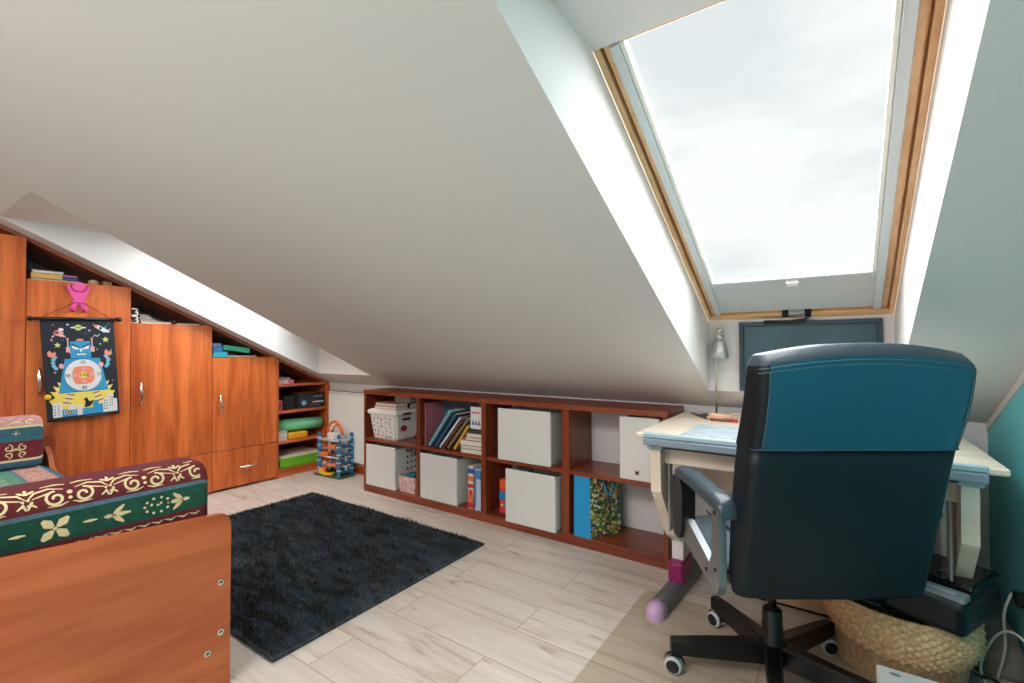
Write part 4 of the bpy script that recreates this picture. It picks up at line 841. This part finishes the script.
# stitching lines
q = MB(T)
for zz_ in (1.030, 1.040):
    s = back_sections([zz_], .0025)[0]; q.tube(s[-4:] + s[:21], .0012, mat('stitch', (70, 104, 116), .6), 5)
s = back_sections([.8385], .0035)[0]; q.tube(s[-4:] + s[:21], .0013, mat('stitch', (70, 104, 116), .6), 5)
for idx in (0, 16):
    L_ = back_sections([.84 + .19 * k / 12 for k in range(13)], .003); q.tube([r[idx] for r in L_], .0012, mat('stitch', (70, 104, 116), .6), 5)
fin('stitching', q, None, bk)
for s_ in (-1, 1):
    X = .272 * s_
    q = MB(T); rows = []
    for y, z, hw, hh in ((-.30, .648, .022, .014), (-.285, .662, .030, .02), (-.22, .668, .033, .022), (-.1, .675, .032, .022), (.02, .676, .030, .022), (.055, .668, .026, .020), (.075, .652, .016, .014)):
        rows.append([(X + hw * math.copysign(abs(math.cos(a)) ** .7, math.cos(a)), y, z + hh * math.copysign(abs(math.sin(a)) ** .8, math.sin(a))) for a in [2 * PI * i / 20 for i in range(20)]])
    q.grid(rows, leather3, True, caps=True, wrap=True); ar = fin('armrest', q, None, t)
    q = MB(T); q.prism([(.02, .665), (.085, .655), (.085, .50), (.07, .46), (.02, .46), (.0, .50), (-.005, .62)], X - .022, X + .022, 'x', dark); fin('front_upholstery', q, None, ar)
    # steel side frame: rear upright, lower rail, front upright
    q = MB(T)
    outer = [(-.255, .655), (-.21, .655), (-.205, .50), (-.19, .475), (-.02, .535), (.02, .53), (.05, .50), (.035, .465), (-.19, .412), (-.24, .405), (-.255, .43)]
    q.prism(outer, X - .011, X + .011, 'x', steelg)
    for y, z in ((-.232, .63), (-.232, .47), (-.17, .445), (.02, .49), (.025, .51)): q.lathe([(.006, 0), (.005, .003)], (X + .011 * s_, y, z), dark, 10, Vector((s_, 0, 0)))
    fin('side_frame', q, None, ar)

# ------------------------------------------------------------------ basket, printer
bx, by = .155, 2.05
WV = bpy.data.materials.new('woven_rush'); WV.use_nodes = True; n = WV.node_tree; b = n.nodes['Principled BSDF']
tcn = n.nodes.new('ShaderNodeTexCoord'); kn = n.nodes.new('ShaderNodeTexNoise'); kn.inputs['Scale'].default_value = 90; kn.inputs['Detail'].default_value = 4; rn = n.nodes.new('ShaderNodeValToRGB')
rn.color_ramp.elements[0].position = .3; rn.color_ramp.elements[0].color = lin((206, 156, 104)); rn.color_ramp.elements[1].position = .68; rn.color_ramp.elements[1].color = lin((252, 222, 178))
n.links.new(tcn.outputs['Object'], kn.inputs['Vector']); n.links.new(kn.outputs[0], rn.inputs[0]); n.links.new(rn.outputs[0], b.inputs['Base Color']); b.inputs['Roughness'].default_value = .75
q = MB(Matrix.Translation((bx, by, 0)) @ Matrix.Rotation(-.36, 4, 'Z')); rows = []; NA, NZ = 144, 44
for j in range(NZ + 1):
    v = j / NZ; z = .003 + .252 * v; R_ = .098 + .095 * math.sin(PI / 2 * min(1, v / .75)) ** 1.5 - .004 * max(0, v - .8) / .2
    row = []
    for i in range(NA):
        a = 2 * PI * i / NA; k = 1 + .0; wv = .0075 * math.sin(a * 36 + (j // 2) * PI) * (1 if j % 2 else .15)
        row.append(((R_ + wv) * 1.08 * math.cos(a), (R_ + wv) * .9 * math.sin(a), z))
    rows.append(row)
rows += [[(x * .9, y * .9, .25) for x, y, z in rows[-1]], [(x * .85, y * .85, .02) for x, y, z in rows[-1]]]
q.grid(rows, WV, True, caps=True, wrap=True); tag(fin('wicker_basket', q), 'round woven rush basket carrying the black printer', 'basket')
N0 = pZ(966, 643, .2565); R0 = pZ(1008, 617, .2565); L0 = pZ(853, 601, .2565); udir = (L0 - N0); udir.z = 0; udir.normalize(); v2 = (R0 - N0).normalized(); vdir = (Vector((udir.y, -udir.x, 0)) + 2 * v2).normalized(); udir = Vector((-vdir.y, vdir.x, 0))
PZ = .2565; PA = math.atan2(udir.y, udir.x)
PW, PD, PH = .42, .30, .125
# local: x along u (to the left), y along v (to the back)... u x v must be right handed
T = Matrix(((-udir.x, vdir.x, 0, N0.x), (-udir.y, vdir.y, 0, N0.y), (0, 0, 1, PZ), (0, 0, 0, 1)))   # x to the right, so body spans -PW..0
ctr = T @ Vector((-PW / 2, PD / 2, 0))
t = thing('printer', ctr, 'black flatbed printer sitting on the woven basket', 'printer')
pb = mat('printer_black', (10, 26, 34), .35); pg = mat('printer_glossy_lid', (6, 14, 18), .18)
q = MB(T); q.box((-PW, .0, 0), (0, PD, PH - .02), pb, .022); fin('body', q, None, t)
q = MB(T); q.box((-PW + .01, .075, PH - .02), (-.004, PD - .004, PH + .004), pg, .009); ld = fin('lid', q, None, t)
q = MB(T); q.lathe([(.0155, 0), (.014, .0015)], (-.09, .15, PH + .004), chrome, 24); put_text(q, 'hp', .019, pg, lambda x, y: (-.09 + x + .2 * y, .151 + y, PH + .0062)); fin('badge', q, None, ld)
q = MB(T); q.prism(rr(-.17, -.006, .012, .068, .012), PH - .026, PH - .012, 'z', mat('printer_silver', (150, 158, 164), .35)); cp = fin('control_panel', q, None, t)
q = MB(T); q.prism(rr(-.135, -.03, .028, .046, .006), PH - .012, PH - .0105, 'z', mat('printer_display', (196, 200, 202), .3)); fin('display', q, None, cp)
q = MB(T); q.prism(rr(-PW + .04, -.18, -.03, .06, .01), PH - .03, PH - .018, 'z', pg); q.box((-PW + .05, -.045, .02), (-.19, .01, .032), pb, .004); fin('paper_tray', q, None, t)

# white box bottom right
P = pZ(876, 663, .30)
t = thing('white_case', (P.x + .17, P.y - .13, 0), 'white case with a grey oval badge at the bottom edge', 'case')
q = MB(); q.box((P.x, P.y - .26, .0025), (P.x + .34, P.y, .30), plastic_w, .004); fin('case', q, None, t)
q = MB(Matrix.Translation((P.x + .035, P.y - .028, .30)) @ Matrix.Rotation(-.1, 4, 'Z')); q.lathe([(.011, 0), (.010, .0012)], (0, 0, 0), col((120, 128, 128)), 20, sy=.5); fin('badge', q, None, t)

# cables, plug, grey bag by the teal wall
def cable(name, label, pts, r, m_):
    P_ = [Vector(p) for p in pts]; out = []
    for i in range(len(P_) - 1):
        p0, p1, p2, p3 = P_[max(i - 1, 0)], P_[i], P_[i + 1], P_[min(i + 2, len(P_) - 1)]
        for k in range(8):
            s = k / 8; out.append(.5 * ((2 * p1) + (-p0 + p2) * s + (2 * p0 - 5 * p1 + 4 * p2 - p3) * s * s + (-p0 + 3 * p1 - 3 * p2 + p3) * s ** 3))
    out.append(P_[-1]); q = MB(); q.tube(out, r, m_, 8); tag(fin(name, q), label, 'cable')
cable('power_cable', 'thick black cable hanging down the teal wall by the socket', [(.478, 2.10, .30), (.478, 2.07, .26), (.475, 2.03, .14), (.465, 1.99, .02), (.44, 1.95, .008), (.42, 1.8, .008)], .006, dark)
cable('power_cable', 'white cable curving from the wall across the cables', [(.474, 1.97, .10), (.46, 2.0, .20), (.43, 2.06, .22), (.40, 2.12, .16), (.37, 2.12, .05), (.40, 2.03, .012), (.45, 1.93, .012)], .004, enamel)
cable('power_cable', 'black cable coiled on the floor behind the basket', [(.31, 2.14, .03), (.36, 2.08, .05), (.40, 2.12, .03), (.44, 2.05, .02), (.40, 1.98, .012), (.35, 2.05, .015), (.31, 1.96, .012), (.36, 1.88, .01)], .005, dark)
cable('power_cable', 'beige cable standing up beside the printer', [(.42, 2.18, .01), (.435, 2.16, .12), (.43, 2.14, .24), (.455, 2.17, .30)], .004, cream)
t = thing('wall_socket', (XT, 2.12, .28), 'white wall socket with a black plug behind the printer', 'socket')
q = MB(); q.box((XT - .012, 2.075, .24), (XT - .0005, 2.155, .32), enamel, .003); fin('plate', q, None, t)
q = MB(); q.box((XT - .05, 2.09, .285), (XT - .012, 2.135, .325), dark, .008); fin('plug', q, None, t)
q = MB(); q.grid([[(x0, y0, z), (x1, y0, z), (x1, y1, z), (x0, y1, z)] for z, x0, x1, y0, y1 in ((.001, .37, .488, 2.20, 2.44), (.02, .362, .49, 2.19, 2.45), (.09, .37, .488, 2.21, 2.43), (.14, .40, .478, 2.25, 2.40), (.17, .42, .46, 2.28, 2.37))], mat('grey_cloth', (136, 128, 122), .9, var=.2, vscale=14), True, caps=True, wrap=True)
bmesh.ops.subdivide_edges(q.b, edges=q.b.edges[:], cuts=2, use_grid_fill=True, smooth=.4); tag(fin('cloth_bag', q), 'crumpled grey cloth bag in the corner by the cables', 'bag')

# ------------------------------------------------------------------ daybed
BX0, BX1, BY1 = -3.84, -1.65, .752
t = thing('daybed', ((BX0 + BX1) / 2, .25, 0), 'cherry wood daybed frame at the left of the room', 'bed')
def endpanel(x0, x1, zt_front, zt_back):
    pts = [(-.30, 0), (BY1, 0), (BY1, zt_front - .045)] + [(BY1 - .032 + .032 * math.cos(a), zt_front - .045 + .04 * math.sin(a)) for a in [PI / 2 * k / 6 for k in range(1, 7)]] + [(-.30, zt_back)]
    q = MB(); q.prism(pts, x0, x1, 'x'); bmesh.ops.bevel(q.b, geom=[e for e in q.b.edges if abs(e.verts[0].co.x - e.verts[1].co.x) < 1e-5], offset=.003, segments=2, affect='EDGES'); return q
near = fin('end_panel', endpanel(BX1 - .022, BX1, .565, .628), bedwood, t)
for u, v in ((220.7, 582.5), (220.7, 632), (207.5, 654)):
    p = pX(u, v, BX1); q = MB(); q.lathe([(.0105, 0), (.010, .0025), (.0055, .003), (.005, .001)], p, chrome, 18, Vector((1, 0, 0))); q.box(p + Vector((.0008, -.0045, -.0012)), p + Vector((.0026, .0045, .0012)), dark, 0); fin('screw', q, None, near)
fin('end_panel', endpanel(BX0, BX0 + .022, .60, .68), bedwood, t)
q = MB(); q.box((BX0 + .022, .70, .18), (BX1 - .022, .722, .40), bev=.004); fin('side_rail', q, cherry_x, t)
q = MB(); q.box((BX0 + .022, -.28, .18), (BX1 - .022, -.26, .62), bev=.004); fin('side_rail', q, cherry_x, t)
q = MB(); q.prism([(BX0 + .022, .40), (BX0 + .022, .53), (BX0 + .06, .53), (BX0 + .12, .50), (BX0 + .17, .44), (BX0 + .25, .405), (BX0 + .25, .40)], .70, .722, 'y'); fin('corner_bracket', q, bedwood, t)
q = MB(); q.box((BX0 + .022, -.26, .30), (BX1 - .022, .70, .32), bev=0); fin('slat_base', q, bedwood, t)
# seat cushion with long stripes
q = MB(); zs = .452; sy = [-.25, .30, .385, .40, .535, .548, .56, .655, .667, .695]
sm = [mintf, greenf, bluef, mintf, bluef, rosef, rosef, bluef, tealf]
def spr(y, top): return zs - .018 * max(0, (y - .63) / .065) ** 2 if top else .322
for a, b_, m_ in zip(sy[:-1], sy[1:], sm):
    q.add([(BX0 + .03, a, spr(a, 1)), (BX1 - .03, a, spr(a, 1)), (BX1 - .03, b_, spr(b_, 1)), (BX0 + .03, b_, spr(b_, 1))], [(0, 1, 2, 3)], m_)
q.add([(x, y, z) for x in (BX0 + .03, BX1 - .03) for y in (-.25, .695) for z in (.322, zs - .018)], [(0, 2, 3, 1), (4, 5, 7, 6), (2, 6, 7, 3), (0, 4, 6, 2), (0, 1, 5, 4)], burg)
rnd = random.Random(9)
def ribbon(q, pts, wd, m_, P):
    n = len(pts)
    L_, R_ = [], []
    for i in range(n):
        a = Vector(pts[max(i - 1, 0)]); b_ = Vector(pts[min(i + 1, n - 1)]); d = (b_ - a); d = d.normalized() if d.length else Vector((1, 0)); nn = Vector((-d.y, d.x)) * wd * .5 * (1 if 0 < i < n - 1 else .35)
        L_.append(Vector(pts[i]) + nn); R_.append(Vector(pts[i]) - nn)
    q.grid([[P(*p) for p in L_], [P(*p) for p in R_]], m_, False)
def spiral(cx_, cy_, r0, turns, a0, sgn=1, n=18): return [(cx_ + r0 * (1 - .8 * k / n) * math.cos(a0 + sgn * turns * 2 * PI * k / n), cy_ + r0 * (1 - .8 * k / n) * math.sin(a0 + sgn * turns * 2 * PI * k / n)) for k in range(n + 1)]
for k in range(24):   # scrolls on the rose stripe and sprigs on the mint ones
    x = BX0 + .1 + k * .085; P = lambda a, b_: (a, b_, zs + .001)
    ribbon(q, spiral(x, .59, .026, 1.2, k * 1.3, 1 if k % 2 else -1), .006, creamf, P); ribbon(q, spiral(x + .04, .632, .017, 1.0, k * .7), .005, creamf, P); ribbon(q, [(x, .56), (x + .02, .575), (x + .045, .565)], .006, creamf, P)
    ribbon(q, [(x, .46), (x + .02, .485), (x + .045, .46), (x + .06, .44)], .007, creamf, P); ribbon(q, [(x + .01, .43), (x + .035, .425)], .008, creamf, P)
tag(fin('seat_cushion', q, recalc=False), 'flat striped tapestry seat cushion on the daybed', 'cushion')
def bolster(name, label, xf, depth, z0, z1, y0, y1, bands, face_motif):
    """xf: plane of the patterned face (towards +x), bands: [(z, material)...] from the bottom"""
    q = MB(); R_ = .055; prof = []
    prof += [(xf - depth + .03, z0)] + [(xf - .03 + .03 * math.cos(a), z0 + .03 + .03 * math.sin(a)) for a in [-PI / 2 + PI / 2 * k / 5 for k in range(6)]]
    nz = 16; prof += [(xf, z0 + .03 + (z1 - R_ - z0 - .03) * k / nz) for k in range(1, nz + 1)]
    prof += [(xf - R_ + R_ * math.cos(a), z1 - R_ + R_ * math.sin(a)) for a in [PI / 2 * k / 8 for k in range(1, 9)]]
    prof += [(xf - depth + R_ + R_ * math.cos(a), z1 - R_ + R_ * math.sin(a)) for a in [PI / 2 + PI / 2 * k / 8 for k in range(0, 9)]] + [(xf - depth, z0 + .03)]
    cxm, czm = xf - depth / 2, (z0 + z1) / 2; rows = []
    st = [(y0, 1)] + [(y1 - .03 + .03 * math.sin(a), 1 - .16 * (1 - math.cos(a))) for a in [PI / 2 * k / 5 for k in range(6)]]
    for y, k in st: rows.append([(cxm + (x - cxm) * (k if k > .99 else 1 - (1 - k) * .8), y, czm + (z - czm) * k) for x, z in prof])
    n = len(prof)
    def mf(i, k):
        z = (prof[k][1] + prof[(k + 1) % n][1]) / 2; x = (prof[k][0] + prof[(k + 1) % n][0]) / 2
        if x < xf - depth * .75 and z < z1 - .03: return burg
        for zz_, m_ in bands:
            if z < zz_: return m_
        return bands[-1][1]
    q.grid(rows, None, True, mf=mf, caps=True, wrap=True)
    def P(y, z):   # z above the shoulder wraps over the rounded top
        if z <= z1 - R_: return (xf + .0008, y, z)
        a = min(PI / 2, (z - (z1 - R_)) / R_); return (xf - R_ + (R_ + .0008) * math.cos(a), y, z1 - R_ + (R_ + .0008) * math.sin(a))
    nf0 = len(q.b.faces); q.b.faces.ensure_lookup_table(); face_motif(q, P); q.b.faces.ensure_lookup_table()
    bmesh.ops.delete(q.b, geom=[f for f in q.b.faces[nf0:] if max(v.co.y for v in f.verts) > y1 - .022 or min(v.co.y for v in f.verts) < y0 + .02], context='FACES')
    q.tube([(xf - .012, y1 - .012, z0 + .04 + (z1 - z0 - .09) * k / 6) for k in range(7)], .006, bluef, 6)
    return tag(fin(name, q, recalc=False), label, 'bolster')
def near_motif(q, P):
    zc = .626
    def petal(y, z, a, L_, w_): ribbon(q, [(y, z), (y + L_ * .5 * math.cos(a), z + L_ * .5 * math.sin(a)), (y + L_ * math.cos(a), z + L_ * math.sin(a))], w_, creamf, P)
    for k in range(-3, 3):     # one repeat about .43 m
        y = .335 + k * .43
        for a in (.78, 2.36, 3.93, 5.5):
            petal(y + .006 * math.cos(a), zc + .006 * math.sin(a), a, .030, .022)
        q.flat(circle(y, zc, .005, None, 10), creamf, P)
        for s_, yy in ((1, y + .13), (-1, y - .15)):
            if yy > .70: continue
            for a in (0, .75, -.75): petal(yy - .012 * s_, zc, a if s_ == 1 else PI - a, .036 if a else .042, .013)
            petal(yy - .03 * s_, zc, 0 if s_ > 0 else PI, .02, .012)
        for s_ in (1, -1): petal(y + s_ * .055, zc, 0 if s_ > 0 else PI, .03, .008)
        for a in [2 * PI * j / 10 for j in range(10)]:
            q.flat(circle(y + .225 + .032 * math.cos(a), zc + .022 * math.sin(a), .004, None, 8), creamf, P)
        for dy in (-.012, 0, .012): petal(y + .222 + dy, zc, PI / 2 * (1 if dy else 0), .008, .008)
    for k in range(-7, 5):    # scrolls on the burgundy
        y = .20 + k * .165
        for s_, yo in ((1, -.028), (-1, .028)):
            ribbon(q, [(y + yo * 2.6, .712)] + spiral(y + yo, .704, .022, 1.3, PI / 2, s_, 22), .0062, creamf, P)
            ribbon(q, [(y + yo * .4, .728), (y + yo * 1.4, .738), (y + yo * 2.4, .730), (y + yo * 2.9, .712)], .0062, creamf, P)
            ribbon(q, [(y + yo * .2, .748), (y + yo * .9, .756), (y + yo * 1.9, .750)], .012, creamf, P)
            ribbon(q, [(y + yo * .15, .690), (y + yo * .7, .684), (y + yo * 1.6, .684)], .005, creamf, P)
            ribbon(q, [(y + yo * 2.3, .69), (y + yo * 2.7, .70), (y + yo * 2.9, .686)], .010, creamf, P)
        q.flat(circle(y, .716, .006, None, 10), creamf, P); q.flat(circle(y, .700, .0045, None, 10), creamf, P)
        for a in (.6, 1.57, 2.5): ribbon(q, [(y + .0825, .728), (y + .0825 + .012 * math.cos(a), .728 + .014 * math.sin(a)), (y + .0825 + .02 * math.cos(a), .728 + .022 * math.sin(a))], .008, creamf, P)
        for a in range(5): q.flat(circle(y + .0825 + .009 * math.cos(a * 1.257), .704 + .008 * math.sin(a * 1.257), .0034, None, 8), creamf, P)
    for k in range(30): ribbon(q, [(-.28 + k * .033, .578), (-.262 + k * .033, .572), (-.25 + k * .033, .578)], .006, creamf, P)
bolster('bolster', 'tapestry bolster with green floral band on the near end of the daybed', -1.690, .19, .452, .730, -.28, .702, [(.588, burg), (.592, creamf), (.664, greenf), (.667, creamf), (.676, bluef), (.8, burg)], near_motif)
def far_motif(q, P):
    for k in range(-5, 6):
        y = .56 + k * .13
        if y > .66: continue
        for a in (0, PI / 2, PI, 1.5 * PI): ribbon(q, [(y, .648), (y + .016 * math.cos(a), .648 + .014 * math.sin(a))], .010, creamf, P)
        for s_ in (1, -1):
            ribbon(q, spiral(y + s_ * .028, .572, .02, 1.1, PI / 2, s_), .006, creamf, P); ribbon(q, spiral(y + s_ * .028, .535, .018, 1.1, -PI / 2, -s_), .006, creamf, P)
        ribbon(q, [(y - .02, .553), (y, .565), (y + .02, .553)], .012, creamf, P); ribbon(q, spiral(y + .05, .705, .018, 1.1, 0), .006, creamf, P); ribbon(q, [(y - .03, .70), (y, .712), (y + .03, .70)], .01, creamf, P)
bolster('bolster', 'tapestry bolster with blue band at the far end of the daybed', -3.63, .185, .455, .732, -.28, .668, [(.50, tealf), (.51, creamf), (.60, burg), (.605, creamf), (.68, tealf), (.685, creamf), (.8, rosef)], far_motif)
